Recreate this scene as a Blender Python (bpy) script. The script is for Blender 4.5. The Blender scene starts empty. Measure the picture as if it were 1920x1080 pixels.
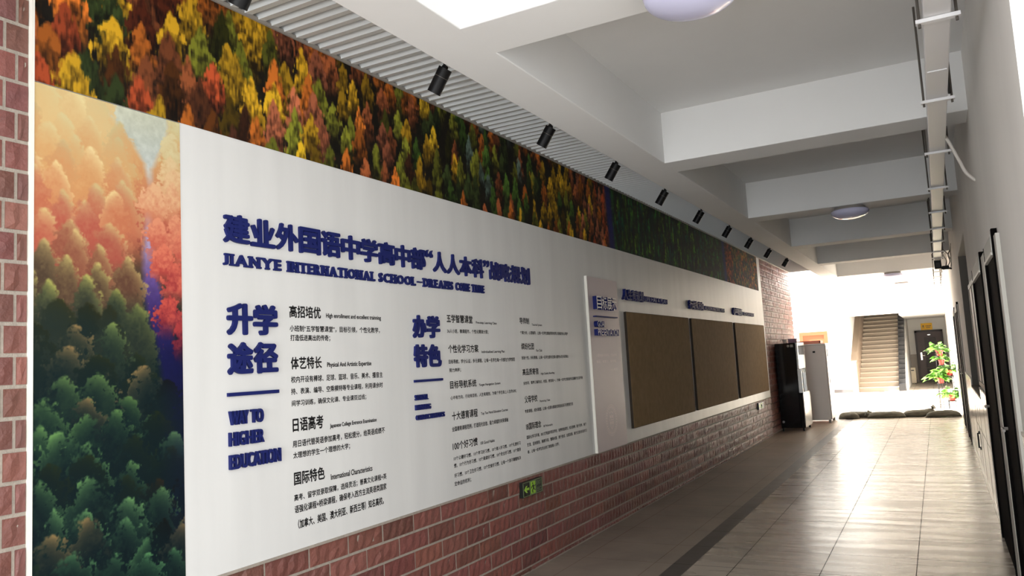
import bpy, bmesh, math, random
import numpy as np
from mathutils import Matrix, Vector

random.seed(7)
RNG = np.random.default_rng(11)
SC = bpy.context.scene
COL = SC.collection

# ------------------------------------------------------------------ camera
cam_d = bpy.data.cameras.new('camera')
cam_d.sensor_width = 36.0
cam_d.lens = 36.0 * 1468.0 / 1920.0
cam_d.clip_start = 0.02
cam_d.clip_end = 300
cam = bpy.data.objects.new('camera', cam_d)
COL.objects.link(cam)
rx, ry, rz = (math.radians(a) for a in (5.75, 3.23, 28.2))
Rm = Matrix.Rotation(rz, 3, 'Z') @ Matrix.Rotation(rx, 3, 'X') @ Matrix.Rotation(ry, 3, 'Y')
right, fwd, up = Rm.col[0], Rm.col[1], Rm.col[2]
cm = Matrix((right, up, -fwd)).transposed().to_4x4()
cm.translation = Vector((0, 0, 1.5))
cam.matrix_world = cm
SC.camera = cam

# ------------------------------------------------------------------ view, world, sun, daylight
SC.view_settings.view_transform = 'Standard'
SC.view_settings.look = 'None'
SC.view_settings.exposure = 0.0
SC.view_settings.gamma = 1.0
SC.view_settings.use_curve_mapping = False

W = bpy.data.worlds.new('sky')
SC.world = W
W.use_nodes = True
bg = W.node_tree.nodes['Background']
bg.inputs[0].default_value = (0.96, 0.98, 1.0, 1)
bg.inputs[1].default_value = 3.0

sun_d = bpy.data.lights.new('sun', 'SUN')
sun_d.energy = 72.0
sun_d.color = (1.0, 0.95, 0.88)
sun_d.angle = math.radians(1.0)
sun = bpy.data.objects.new('sun', sun_d)
COL.objects.link(sun)
sun.rotation_euler = Vector((0.80, 0.12, -0.52)).to_track_quat('-Z', 'Y').to_euler()
sun.location = (-10, 15, 9)

def area(name, loc, direction, sx, sy, power, color):
    d = bpy.data.lights.new(name, 'AREA')
    d.shape = 'RECTANGLE'
    d.size, d.size_y = sx, sy
    d.energy = power
    d.color = color
    o = bpy.data.objects.new(name, d)
    COL.objects.link(o)
    o.location = loc
    o.rotation_euler = Vector(direction).to_track_quat('-Z', 'Z').to_euler()
    return o

# daylight through the wide opening in the right wall beside the camera
area('opening_daylight', (1.7, 0.0, 1.9), (-1, 0.05, 0.1), 5.4, 3.4, 20.0, (0.92, 0.97, 1.0))
# daylight through the open end of the corridor behind the camera
area('corridor_end_daylight', (-1.2, -3.1, 1.45), (0, 1, 0.22), 3.0, 2.7, 165.0, (0.92, 0.97, 1.0))
# added fill light from an unseen left passage, brightens the right wall
area('side_passage_fill', (-4.6, -1.6, 1.5), (1, 0.42, 0.05), 2.8, 2.8, 80.0, (0.92, 0.97, 1.0))

# ------------------------------------------------------------------ helpers
ROOT = {}

def tag(o, label=None, cat=None, group=None, kind=None):
    if label: o['label'] = label
    if cat: o['category'] = cat
    if group: o['group'] = group
    if kind: o['kind'] = kind
    return o

def thing(name, label, cat, loc=(0, 0, 0), group=None, rotz=0.0):
    o = bpy.data.objects.new(name, None)
    o.empty_display_size = 0.05
    COL.objects.link(o)
    o.location = loc
    o.rotation_euler = (0, 0, rotz)
    ROOT[o.name] = Vector(loc)
    return tag(o, label, cat, group)

class MB:
    """collects verts and faces in world coordinates"""
    def __init__(s):
        s.v, s.f, s.m = [], [], []
    def face(s, pts, mi=0):
        n = len(s.v)
        s.v += [tuple(p) for p in pts]
        s.f.append(tuple(range(n, n + len(pts))))
        s.m.append(mi)
    def box(s, x0, x1, y0, y1, z0, z1, mi=0):
        n = len(s.v)
        s.v += [(x0, y0, z0), (x1, y0, z0), (x1, y1, z0), (x0, y1, z0), (x0, y0, z1), (x1, y0, z1), (x1, y1, z1), (x0, y1, z1)]
        for f in ((0, 3, 2, 1), (4, 5, 6, 7), (0, 1, 5, 4), (1, 2, 6, 5), (2, 3, 7, 6), (3, 0, 4, 7)):
            s.f.append(tuple(n + i for i in f)); s.m.append(mi)
        return s
    def mesh(s, verts, faces, mi=0):
        n = len(s.v)
        s.v += [tuple(p) for p in verts]
        for f in faces:
            s.f.append(tuple(n + i for i in f)); s.m.append(mi)
    def tube(s, pts, r, seg=8, mi=0, cap=True):
        pts = [Vector(p) for p in pts]
        n0 = len(s.v)
        prev = None
        for i, p in enumerate(pts):
            a = pts[max(i - 1, 0)]; b = pts[min(i + 1, len(pts) - 1)]
            t = (b - a).normalized()
            if prev is None:
                u = t.orthogonal().normalized()
            else:
                u = (prev - t * prev.dot(t)).normalized()
            prev = u
            w = t.cross(u)
            rr = r[i] if isinstance(r, (list, tuple)) else r
            for k in range(seg):
                an = 2 * math.pi * k / seg
                s.v.append(tuple(p + (u * math.cos(an) + w * math.sin(an)) * rr))
        for i in range(len(pts) - 1):
            for k in range(seg):
                a = n0 + i * seg + k; b = n0 + i * seg + (k + 1) % seg
                s.f.append((a, b, b + seg, a + seg)); s.m.append(mi)
        if cap:
            s.f.append(tuple(n0 + k for k in reversed(range(seg)))); s.m.append(mi)
            e = n0 + (len(pts) - 1) * seg
            s.f.append(tuple(e + k for k in range(seg))); s.m.append(mi)
        return s
    def lathe(s, prof, c, seg=32, mi=0):
        """prof: list of (r, z) about the vertical axis at c"""
        n0 = len(s.v)
        for r, z in prof:
            for k in range(seg):
                an = 2 * math.pi * k / seg
                s.v.append((c[0] + r * math.cos(an), c[1] + r * math.sin(an), c[2] + z))
        for i in range(len(prof) - 1):
            for k in range(seg):
                a = n0 + i * seg + k; b = n0 + i * seg + (k + 1) % seg
                s.f.append((a, b, b + seg, a + seg)); s.m.append(mi)
        return s
    def build(s, name, mats, parent=None, smooth=False, bevel=0.0):
        me = bpy.data.meshes.new(name)
        off = Vector((0, 0, 0))
        p = parent
        while p is not None:
            off += ROOT.get(p.name, Vector((0, 0, 0)))
            p = p.parent
        me.from_pydata([(a - off.x, b - off.y, c - off.z) for a, b, c in s.v], [], s.f)
        if not isinstance(mats, (list, tuple)): mats = [mats]
        for m in mats: me.materials.append(m)
        if len(mats) > 1:
            me.polygons.foreach_set('material_index', s.m)
        bm = bmesh.new(); bm.from_mesh(me)
        bmesh.ops.recalc_face_normals(bm, faces=bm.faces)
        if bevel > 0:
            bmesh.ops.remove_doubles(bm, verts=bm.verts, dist=1e-5)
            bmesh.ops.bevel(bm, geom=[e for e in bm.edges if len(e.link_faces) == 2 and e.calc_face_angle(0) > 0.6],
                            offset=bevel, segments=2, profile=0.5, affect='EDGES')
        bm.to_mesh(me); bm.free()
        if smooth:
            me.polygons.foreach_set('use_smooth', [True] * len(me.polygons))
            try: me.set_sharp_from_angle(angle=math.radians(40))
            except Exception: pass
        me.update()
        o = bpy.data.objects.new(name, me)
        COL.objects.link(o)
        if parent is not None: o.parent = parent
        return o

def struct(name, mb, m, **k):
    return tag(mb.build(name, m, **k), kind='structure')

def copy_tree(src, loc, label):
    r = src.copy(); COL.objects.link(r); r.location = loc; r['label'] = label
    for ch in src.children:
        c = ch.copy(); COL.objects.link(c); c.parent = r
        for g in ch.children:
            d = g.copy(); COL.objects.link(d); d.parent = c
    return r

def lin(c):
    c = [x / 255.0 for x in c]
    return tuple(x / 12.92 if x <= 0.04045 else ((x + 0.055) / 1.055) ** 2.4 for x in c)

def mat(name, rgb, rough=0.6, metal=0.0, spec=0.5, noise=0.0, nscale=8.0, bump=0.0, bscale=60.0, stretch=(1, 1, 1), coat=0.0):
    m = bpy.data.materials.new(name); m.use_nodes = True
    nt = m.node_tree; b = nt.nodes['Principled BSDF']
    c = lin(rgb)
    b.inputs['Base Color'].default_value = (*c, 1)
    b.inputs['Roughness'].default_value = rough
    b.inputs['Metallic'].default_value = metal
    b.inputs['Specular IOR Level'].default_value = spec
    b.inputs['Coat Weight'].default_value = coat
    if noise > 0 or bump > 0:
        tc = nt.nodes.new('ShaderNodeTexCoord')
        mp = nt.nodes.new('ShaderNodeMapping'); mp.inputs['Scale'].default_value = stretch
        nt.links.new(tc.outputs['Object'], mp.inputs['Vector'])
    if noise > 0:
        n = nt.nodes.new('ShaderNodeTexNoise'); n.inputs['Scale'].default_value = nscale; n.inputs['Detail'].default_value = 5
        nt.links.new(mp.outputs['Vector'], n.inputs['Vector'])
        r = nt.nodes.new('ShaderNodeMapRange')
        r.inputs['From Min'].default_value = 0.3; r.inputs['From Max'].default_value = 0.7
        r.inputs['To Min'].default_value = 1 - noise; r.inputs['To Max'].default_value = 1 + noise * 0.5
        nt.links.new(n.outputs['Fac'], r.inputs['Value'])
        mx = nt.nodes.new('ShaderNodeVectorMath'); mx.operation = 'SCALE'
        mx.inputs[0].default_value = c
        nt.links.new(r.outputs['Result'], mx.inputs['Scale'])
        nt.links.new(mx.outputs['Vector'], b.inputs['Base Color'])
    if bump > 0:
        n2 = nt.nodes.new('ShaderNodeTexNoise'); n2.inputs['Scale'].default_value = bscale; n2.inputs['Detail'].default_value = 4
        nt.links.new(mp.outputs['Vector'], n2.inputs['Vector'])
        bp = nt.nodes.new('ShaderNodeBump'); bp.inputs['Strength'].default_value = bump; bp.inputs['Distance'].default_value = 0.01
        nt.links.new(n2.outputs['Fac'], bp.inputs['Height'])
        nt.links.new(bp.outputs['Normal'], b.inputs['Normal'])
    return m

def attr_mat(name, rough=0.5, spec=0.5, bump=0.0, bscale=80.0):
    m = bpy.data.materials.new(name); m.use_nodes = True
    nt = m.node_tree; b = nt.nodes['Principled BSDF']
    a = nt.nodes.new('ShaderNodeAttribute'); a.attribute_name = 'print'
    nt.links.new(a.outputs['Color'], b.inputs['Base Color'])
    b.inputs['Roughness'].default_value = rough
    b.inputs['Specular IOR Level'].default_value = spec
    if bump > 0:
        tc = nt.nodes.new('ShaderNodeTexCoord')
        n2 = nt.nodes.new('ShaderNodeTexNoise'); n2.inputs['Scale'].default_value = bscale; n2.inputs['Detail'].default_value = 6
        nt.links.new(tc.outputs['Object'], n2.inputs['Vector'])
        bp = nt.nodes.new('ShaderNodeBump'); bp.inputs['Strength'].default_value = bump; bp.inputs['Distance'].default_value = 0.012
        nt.links.new(n2.outputs['Fac'], bp.inputs['Height'])
        nt.links.new(bp.outputs['Normal'], b.inputs['Normal'])
    return m

def floor_mat():
    m = bpy.data.materials.new('polished_floor'); m.use_nodes = True
    nt = m.node_tree; N = nt.nodes; L = nt.links; b = N['Principled BSDF']
    tc = N.new('ShaderNodeTexCoord'); sx = N.new('ShaderNodeSeparateXYZ'); L.new(tc.outputs['Object'], sx.inputs[0])
    mp = N.new('ShaderNodeMapping'); mp.inputs['Location'].default_value = (0.845 + 5.75, -6.30 + 11.4, 0)
    L.new(tc.outputs['Object'], mp.inputs['Vector'])
    br = N.new('ShaderNodeTexBrick'); br.offset = 0.0; br.squash = 1.0
    br.inputs['Scale'].default_value = 1.0
    br.inputs['Brick Width'].default_value = 0.575
    br.inputs['Row Height'].default_value = 0.57
    br.inputs['Mortar Size'].default_value = 0.0034
    br.inputs['Mortar Smooth'].default_value = 0.3
    br.inputs['Color1'].default_value = (*lin((192, 181, 167)), 1)
    br.inputs['Color2'].default_value = (*lin((185, 174, 160)), 1)
    br.inputs['Mortar'].default_value = (*lin((58, 52, 46)), 1)
    L.new(mp.outputs['Vector'], br.inputs['Vector'])
    # left of the dark strip: duller slabs
    n1 = N.new('ShaderNodeTexNoise'); n1.inputs['Scale'].default_value = 1.6; n1.inputs['Detail'].default_value = 8; n1.inputs['Roughness'].default_value = 0.65
    L.new(tc.outputs['Object'], n1.inputs['Vector'])
    rm = N.new('ShaderNodeValToRGB')
    rm.color_ramp.elements[0].position = 0.3; rm.color_ramp.elements[0].color = (*lin((134, 122, 110)), 1)
    rm.color_ramp.elements[1].position = 0.72; rm.color_ramp.elements[1].color = (*lin((164, 151, 137)), 1)
    L.new(n1.outputs['Fac'], rm.inputs['Fac'])
    def step(th, inv=False):
        g = N.new('ShaderNodeMath'); g.operation = 'LESS_THAN' if inv else 'GREATER_THAN'
        L.new(sx.outputs['X'], g.inputs[0]); g.inputs[1].default_value = th
        return g.outputs[0]
    def mix(f, a, c):
        x = N.new('ShaderNodeMix'); x.data_type = 'RGBA'
        L.new(f, x.inputs[0])
        for s, v in ((6, a), (7, c)):
            if isinstance(v, tuple): x.inputs[s].default_value = v
            else: L.new(v, x.inputs[s])
        return x.outputs[2]
    c0 = mix(step(-1.71), rm.outputs['Color'], br.outputs['Color'])
    st = N.new('ShaderNodeMath'); st.operation = 'MULTIPLY'
    L.new(step(-1.86), st.inputs[0]); L.new(step(-1.715, True), st.inputs[1])
    c1 = mix(st.outputs[0], c0, (*lin((84, 78, 74)), 1))
    # a dark worn stain beside the strip
    d = N.new('ShaderNodeVectorMath'); d.operation = 'SUBTRACT'; L.new(tc.outputs['Object'], d.inputs[0]); d.inputs[1].default_value = (-1.50, 9.15, 0)
    d2 = N.new('ShaderNodeVectorMath'); d2.operation = 'MULTIPLY'; L.new(d.outputs[0], d2.inputs[0]); d2.inputs[1].default_value = (5.0, 1.5, 0)
    ln = N.new('ShaderNodeVectorMath'); ln.operation = 'LENGTH'; L.new(d2.outputs[0], ln.inputs[0])
    ns = N.new('ShaderNodeTexNoise'); ns.inputs['Scale'].default_value = 7.0; ns.inputs['Detail'].default_value = 6; L.new(tc.outputs['Object'], ns.inputs['Vector'])
    sm = N.new('ShaderNodeMath'); sm.operation = 'MULTIPLY_ADD'; L.new(ns.outputs['Fac'], sm.inputs[0]); sm.inputs[1].default_value = -2.4; L.new(ln.outputs['Value'], sm.inputs[2])
    sr = N.new('ShaderNodeMapRange'); sr.inputs['From Min'].default_value = -0.6; sr.inputs['From Max'].default_value = 0.0; sr.inputs['To Min'].default_value = 0.6; sr.inputs['To Max'].default_value = 0.0
    L.new(sm.outputs[0], sr.inputs['Value'])
    c1 = mix(sr.outputs['Result'], c1, (*lin((62, 56, 50)), 1))
    # scuffs
    mp2 = N.new('ShaderNodeMapping'); mp2.inputs['Scale'].default_value = (0.7, 5.0, 1)
    L.new(tc.outputs['Object'], mp2.inputs['Vector'])
    n2 = N.new('ShaderNodeTexNoise'); n2.inputs['Scale'].default_value = 1.3; n2.inputs['Detail'].default_value = 7
    L.new(mp2.outputs['Vector'], n2.inputs['Vector'])
    r2 = N.new('ShaderNodeMapRange'); r2.inputs['From Min'].default_value = 0.3; r2.inputs['From Max'].default_value = 0.7
    r2.inputs['To Min'].default_value = 0.86; r2.inputs['To Max'].default_value = 1.08
    L.new(n2.outputs['Fac'], r2.inputs['Value'])
    sc = N.new('ShaderNodeVectorMath'); sc.operation = 'SCALE'
    L.new(c1, sc.inputs[0]); L.new(r2.outputs['Result'], sc.inputs['Scale'])
    L.new(sc.outputs['Vector'], b.inputs['Base Color'])
    # roughness: bands across the corridor
    r3 = N.new('ShaderNodeMapRange'); r3.inputs['From Min'].default_value = 0.3; r3.inputs['From Max'].default_value = 0.7
    r3.inputs['To Min'].default_value = 0.22; r3.inputs['To Max'].default_value = 0.33
    L.new(n2.outputs['Fac'], r3.inputs['Value'])
    add = N.new('ShaderNodeMath'); add.operation = 'MULTIPLY_ADD'
    L.new(step(-1.71, True), add.inputs[0]); add.inputs[1].default_value = 0.16; L.new(r3.outputs['Result'], add.inputs[2])
    L.new(add.outputs[0], b.inputs['Roughness'])
    js = N.new('ShaderNodeMapRange'); L.new(br.outputs['Fac'], js.inputs['Value'])
    js.inputs['To Min'].default_value = 0.9; js.inputs['To Max'].default_value = 0.0
    L.new(js.outputs['Result'], b.inputs['Specular IOR Level'])
    bp = N.new('ShaderNodeBump'); bp.inputs['Strength'].default_value = 0.018; bp.inputs['Distance'].default_value = 0.01
    L.new(n2.outputs['Fac'], bp.inputs['Height'])
    L.new(bp.outputs['Normal'], b.inputs['Normal'])
    return m

M = {}
M['floor'] = floor_mat()
M['plaster'] = mat('white_plaster', (226, 225, 221), 0.85, noise=0.05, nscale=2.0)
M['ceil'] = mat('ceiling_paint', (230, 230, 229), 0.85, noise=0.03, nscale=1.5)
M['slat'] = mat('grey_slats', (216, 218, 218), 0.5, spec=0.4)
M['slatgap'] = mat('shaded_slat_gap', (118, 118, 116), 0.7)  # shade in the slat recesses deepened by a darker grey
M['rwall'] = mat('grey_white_wall', (232, 229, 224), 0.75, noise=0.08, nscale=1.2, stretch=(1, 1, 0.3))
M['dado'] = mat('white_wall_tile', (214, 208, 198), 0.18, spec=0.6)
M['grout'] = mat('tile_grout', (120, 112, 104), 0.8)
M['mortar'] = mat('mortar', (158, 148, 136), 0.9, noise=0.15, nscale=40, bump=0.3, bscale=150)
M['brick'] = attr_mat('split_brick', 0.5, 0.45, bump=0.35, bscale=70)
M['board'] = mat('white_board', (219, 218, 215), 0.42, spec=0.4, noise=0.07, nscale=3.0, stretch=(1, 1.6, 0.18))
M['trim'] = mat('white_trim', (228, 224, 214), 0.5)
M['print'] = attr_mat('printed_forest', 0.75, 0.12)
M['navy'] = mat('navy_letter', (24, 32, 92), 0.55, spec=0.2)
M['ink'] = mat('black_ink', (24, 23, 24), 0.6, spec=0.2)
M['lettertop'] = mat('white_letter_face', (225, 220, 214), 0.4)
M['lilac'] = mat('lilac_panel', (190, 176, 178), 0.4)
M['pin'] = mat('brown_pinboard', (140, 115, 82), 0.9, spec=0.15, noise=0.12, nscale=14, bump=0.15, bscale=300)
M['pinedge'] = mat('pinboard_dark_edge', (48, 38, 28), 0.8)
M['black'] = mat('black_metal', (14, 14, 16), 0.5, spec=0.25)
M['blackgloss'] = mat('black_gloss', (9, 9, 10), 0.12, spec=0.5)
M['doorblack'] = mat('black_door', (12, 11, 11), 0.85, spec=0.04)
M['casing'] = mat('grey_casing', (196, 194, 186), 0.6)
M['steel'] = mat('brushed_steel', (200, 198, 194), 0.22, metal=0.9)
M['whitemetal'] = mat('white_metal', (224, 223, 224), 0.4)
M['greymetal'] = mat('grey_metal', (150, 145, 138), 0.45)
M['rod'] = mat('rod', (92, 86, 80), 0.5, metal=0.4)
M['lamp'] = mat('opal_diffuser', (208, 208, 236), 0.18, spec=0.6)  # lavender sky reflection tinted into the white plastic
M['lampbase'] = mat('lamp_base', (150, 145, 140), 0.5)
M['glass'] = mat('niche_glass', (60, 60, 60), 0.2, spec=0.5)
M['niche'] = mat('niche_reveal_shade', (112, 106, 98), 0.8)  # shade on the jamb turned from the lobby, put into its grey
M['tread'] = mat('stair_stone', (176, 164, 148), 0.6, noise=0.05)
M['riser'] = mat('stair_riser', (146, 134, 119), 0.6)
M['skirt'] = mat('stair_skirting', (140, 124, 108), 0.5)
M['balus'] = mat('dark_stone', (26, 27, 30), 0.5, noise=0.15, nscale=6)
M['browndoor'] = mat('brown_security_door', (62, 44, 44), 0.45)
M['browndark'] = mat('brown_door_panel', (44, 34, 36), 0.5)
M['greydado'] = mat('grey_dado', (160, 152, 144), 0.6)
M['base'] = mat('dark_baseboard', (98, 96, 98), 0.4)
M['yellow'] = mat('yellow_sign', (244, 190, 20), 0.5)
M['orange'] = mat('orange_door', (150, 76, 44), 0.5)
M['sand'] = mat('sandbag_cloth', (98, 94, 82), 0.95, noise=0.25, nscale=12, bump=0.4, bscale=60)
M['pot'] = mat('red_pot', (150, 42, 28), 0.45)
M['soil'] = mat('soil', (60, 44, 34), 0.95)
M['leaf'] = mat('pothos_leaf', (74, 122, 34), 0.45, noise=0.25, nscale=10)
M['pink'] = mat('pink_card', (226, 150, 130), 0.6)
M['paper'] = mat('white_paper', (226, 220, 212), 0.7)
M['purple'] = mat('mauve_box', (150, 120, 140), 0.6)
M['cable'] = mat('black_cable', (22, 20, 20), 0.5)
M['hose'] = mat('white_hose', (206, 200, 192), 0.5)
M['signgreen'] = mat('sign_green', (150, 196, 62), 0.5)
M['sage'] = mat('sign_border', (120, 138, 96), 0.5)
M['signdark'] = mat('sign_dark', (20, 26, 22), 0.35)
M['emblem'] = mat('emblem_ink', (222, 206, 204), 0.5)
M['bin'] = mat('cream_bin', (226, 214, 190), 0.5)
M['sill'] = mat('brown_sill', (92, 78, 64), 0.5)

XW = -2.765          # face of the display board
# ------------------------------------------------------------------ setting
mb = MB(); mb.box(-14, 4, -3.2, 36.5, -0.2, 0.0)
struct('floor', mb, M['floor'])

mb = MB(); mb.box(-1.9, 0.6, -3.2, 28.7, 3.40, 3.7)
struct('ceiling', mb, M['ceil'])
mb = MB(); mb.box(-2.0, -1.72, -3.2, 28.7, 3.0, 3.7)
struct('ceiling_beam', mb, M['ceil'], bevel=0.006)
for y0, y1 in ((-2.9, -2.55), (-0.1, 0.24), (2.86, 3.19), (5.82, 6.17), (8.88, 9.20), (11.82, 12.14), (14.65, 14.97), (17.70, 18.02), (20.87, 21.19), (23.9, 24.22)):
    mb = MB(); mb.box(-1.73, 0.34, y0, y1, 3.0, 3.45)
    struct('ceiling_beam', mb, M['ceil'], bevel=0.006)
# slatted strip between the wall and the long beam
mb = MB()
p = 0.086
y = -3.0
while y < 18.25:
    a, b2 = y, y + 0.048
    mb.face([(-2.79, a, 3.252), (-1.99, a, 3.252), (-1.99, b2, 3.262), (-2.79, b2, 3.262)], 0)
    mb.face([(-2.79, b2, 3.262), (-1.99, b2, 3.262), (-1.99, b2 + .004, 3.292), (-2.79, b2 + .004, 3.292)], 1)
    mb.face([(-2.79, b2 + .004, 3.292), (-1.99, b2 + .004, 3.292), (-1.99, a + p - .002, 3.292), (-2.79, a + p - .002, 3.292)], 1)
    mb.face([(-2.79, a + p - .002, 3.292), (-1.99, a + p - .002, 3.292), (-1.99, a + p, 3.252), (-2.79, a + p, 3.252)], 0)
    y += p
mb.box(-2.79, -1.99, -3.0, 18.3, 3.31, 3.6, 0)
struct('ceiling', mb, [M['slat'], M['slatgap']])
mb = MB(); mb.box(-2.79, -2.752, 1.6, 18.3, 3.243, 3.262)
struct('trim_1', mb, M['greymetal'])

# brick wall on the left
def bricks(mb, cols, y0, y1, z_rows, x, joint0, joint1, L=0.2875):
    for i, (za, zb) in enumerate(z_rows):
        j = joint0 if i % 2 == 0 else joint1
        k0 = math.floor((y0 - j) / L)
        yy = j + k0 * L
        while yy < y1 - 0.01:
            a = max(yy + 0.006, y0); b = min(yy + L - 0.006, y1)
            yy += L
            if b - a < 0.02: continue
            nx = max(3, int((b - a) / 0.031)); nz = 3
            base = np.array((118, 73, 65)) * (0.88 + 0.22 * random.random()) + RNG.normal(0, 1.5, 3)
            base = lin(np.clip(base, 10, 255))
            n0 = len(mb.v)
            tilt = random.uniform(-.002, .002)
            for r in range(nz + 1):
                for c in range(nx + 1):
                    e = (c in (0, nx)) or (r in (0, nz))
                    dx = 0.006 if e else 0.0085 + 0.0045 * (1 if (c % 2) else -1) * random.uniform(.3, 1) + random.uniform(-.002, .002)
                    jy = 0 if c in (0, nx) else random.uniform(-.006, .006)
                    jz = 0 if r in (0, nz) else random.uniform(-.01, .01)
                    mb.v.append((x - 0.014 + dx + tilt, a + (b - a) * c / nx + jy, za + (zb - za) * r / nz + jz))
                    s = 0.88 + 0.24 * random.random()
                    cols.append((base[0] * s, base[1] * s, base[2] * s, 1))
            W1 = nx + 1
            for r in range(nz):
                for c in range(nx):
                    q = n0 + r * W1 + c
                    mb.f.append((q, q + 1, q + 1 + W1, q + W1)); mb.m.append(0)
            # sides back into the mortar
            ring = [n0 + c for c in range(W1)] + [n0 + r * W1 + nx for r in range(1, nz + 1)] + [n0 + nz * W1 + c for c in range(nx - 1, -1, -1)] + [n0 + r * W1 for r in range(nz - 1, 0, -1)]
            m0 = len(mb.v)
            for q in ring:
                vx, vy, vz = mb.v[q]
                mb.v.append((x - 0.03, vy, vz)); cols.append(cols[q])
            for t in range(len(ring)):
                u = (t + 1) % len(ring)
                mb.f.append((ring[t], m0 + t, m0 + u, ring[u])); mb.m.append(0)

def brick_obj(name, pieces, ret=None):
    mb = MB(); cols = []
    for args in pieces: bricks(mb, cols, *args)
    n = len(mb.v)
    back, fin = [], []
    for q in ret or []:
        mb.box(*q, 1)
    cols += [(0.3, 0.28, 0.26, 1)] * (len(mb.v) - n)
    me = bpy.data.meshes.new(name)
    me.from_pydata(mb.v, [], mb.f)
    me.materials.append(M['brick']); me.materials.append(M['mortar'])
    me.polygons.foreach_set('material_index', mb.m)
    a = me.color_attributes.new('print', 'FLOAT_COLOR', 'POINT')
    a.data.foreach_set('color', np.array(cols, dtype=np.float32).ravel())
    me.update()
    o = bpy.data.objects.new(name, me); COL.objects.link(o)
    return tag(o, kind='structure')

def rows(z0, z1, h=0.1075, g=0.014, top=True):
    out = []
    if top:
        z = z1
        while z > z0 + 0.02:
            out.append((max(z - h + g, z0), z)); z -= h
    return out
brick_obj('wall_left', [
    (1.60, 14.90, rows(0.012, 0.680), -2.768, 3.231, 3.231 + 0.144),
    (14.895, 18.30, rows(0.012, 3.245), -2.768, 3.231, 3.231 + 0.144),
    (0.3, 1.592, [(a - .004, b - .004) for a, b in rows(0.012, 3.245)], -2.768, 1.5115 - .0, 1.553),
], ret=[(-3.05, -2.7792, 0.3, 14.9, 0.0, 3.7), (-3.05, -2.793, 14.9, 18.3, 0.0, 3.7)])
mb = MB(); mb.box(-2.79, -2.760, 1.595, 1.606, 0.69, 3.243)
struct('trim_2', mb, M['trim'])
mb = MB(); mb.box(-2.79, -2.762, 1.606, 14.9, 0.681, 0.694)
struct('trim_3', mb, M['mortar'])

# right wall: open beside the camera, then doors and a deep window niche
XR = 0.32
mb = MB()
mb.box(XR, 0.60, 3.02, 8.72, 0, 3.7)
mb.box(XR, 0.60, 8.72, 11.1, 0, 0.95)
mb.box(XR, 0.60, 8.72, 11.1, 2.56, 3.7)
mb.box(XR, 0.60, 11.1, 36.2, 0, 3.7)
struct('wall_right', mb, M['rwall'])
mb = MB()
mb.box(0.455, 0.47, 8.72, 11.1, 0.95, 2.56, 0)
for yy in (8.72, 9.86, 11.04): mb.box(0.44, 0.456, yy, yy + 0.06, 0.95, 2.56, 1)
mb.box(0.44, 0.456, 8.72, 11.1, 0.95, 1.01, 1); mb.box(0.44, 0.456, 8.72, 11.1, 2.5, 2.56, 1)
mb.box(XR + .002, 0.456, 11.085, 11.1, 0.96, 2.55, 2)
mb.box(XR + .002, 0.456, 8.73, 11.09, 2.545, 2.559, 3)
mb.box(XR - .012, 0.456, 8.73, 11.09, 0.945, 0.965, 4)
struct('window_1', mb, [M['glass'], M['black'], M['niche'], M['casing'], M['sill']])
# tiled dado with grout lines, broken by the doors
mb = MB()
for y0, y1 in ((3.02, 4.44), (7.2, 8.72), (8.72, 11.1), (11.1, 13.4), (14.45, 15.4), (16.35, 28.6)):
    top = 1.045 if not (8.72 <= y0 < 11.1) else 0.944
    mb.box(XR - 0.012, XR + 0.01, y0, y1, 0.10, top, 0)
    mb.box(XR - 0.016, XR + 0.01, y0, y1, top, top + 0.018, 1)
    mb.box(XR - 0.0135, XR, y0, y1, 0.575, 0.58, 2)
    yy = y0 + 0.6
    while yy < y1 - 0.1:
        mb.box(XR - 0.0135, XR, yy, yy + 0.005, 0.10, top, 2); yy += 0.6
struct('trim_4', mb, [M['dado'], M['trim'], M['grout']])
mb = MB(); mb.box(XR - 0.016, XR + .01, 3.02, 28.6, 0, 0.10)
struct('baseboard_right', mb, M['dado'])

def wall_door(name, y0, y1, ztop, near_casing):
    mb = MB(); mb.box(0.300, 0.318, y0, y1, 0.0, ztop - .09)
    d = tag(mb.build(name, M['doorblack']), kind='structure')
    mb = MB()
    mb.box(0.293, 0.319, y0 - .06, y0, 0, ztop + .03)
    mb.box(0.288, 0.319, y1, y1 + .05, 0, ztop)
    mb.box(0.289, 0.319, y0, y1, ztop - .09, ztop, 1)
    mb.box(0.284, 0.319, y0, y1, ztop - .1, ztop - .085, 2)
    mb.build('door_frame', [M['doorblack'], M['casing'], M['trim']], d)
    mb = MB()
    mb.box(0.301, 0.319, y0 - .06 - near_casing, y0 - .06, 0.0, ztop - .01)
    mb.build('casing', M['casing'], d)
    mb = MB()
    mb.box(0.287, 0.318, y1 + .05, y1 + .09, 0.0, ztop - .02)
    mb.build('edge_strip', M['trim'], d)
    mb = MB()
    mb.tube([(0.30, y1 - .10, 1.0), (0.272, y1 - .10, 1.0), (0.272, y1 - .22, 1.0)], 0.009)
    mb.build('door_handle', M['greymetal'], d)
    return d
wall_door('door_1', 4.71, 5.33, 2.035, 0.13)
wall_door('door_2', 6.02, 7.12, 2.05, 0.42)
wall_door('door_3', 13.4, 14.4, 2.06, 0.16)
wall_door('door_4', 15.45, 16.3, 2.06, 0.16)
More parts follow.
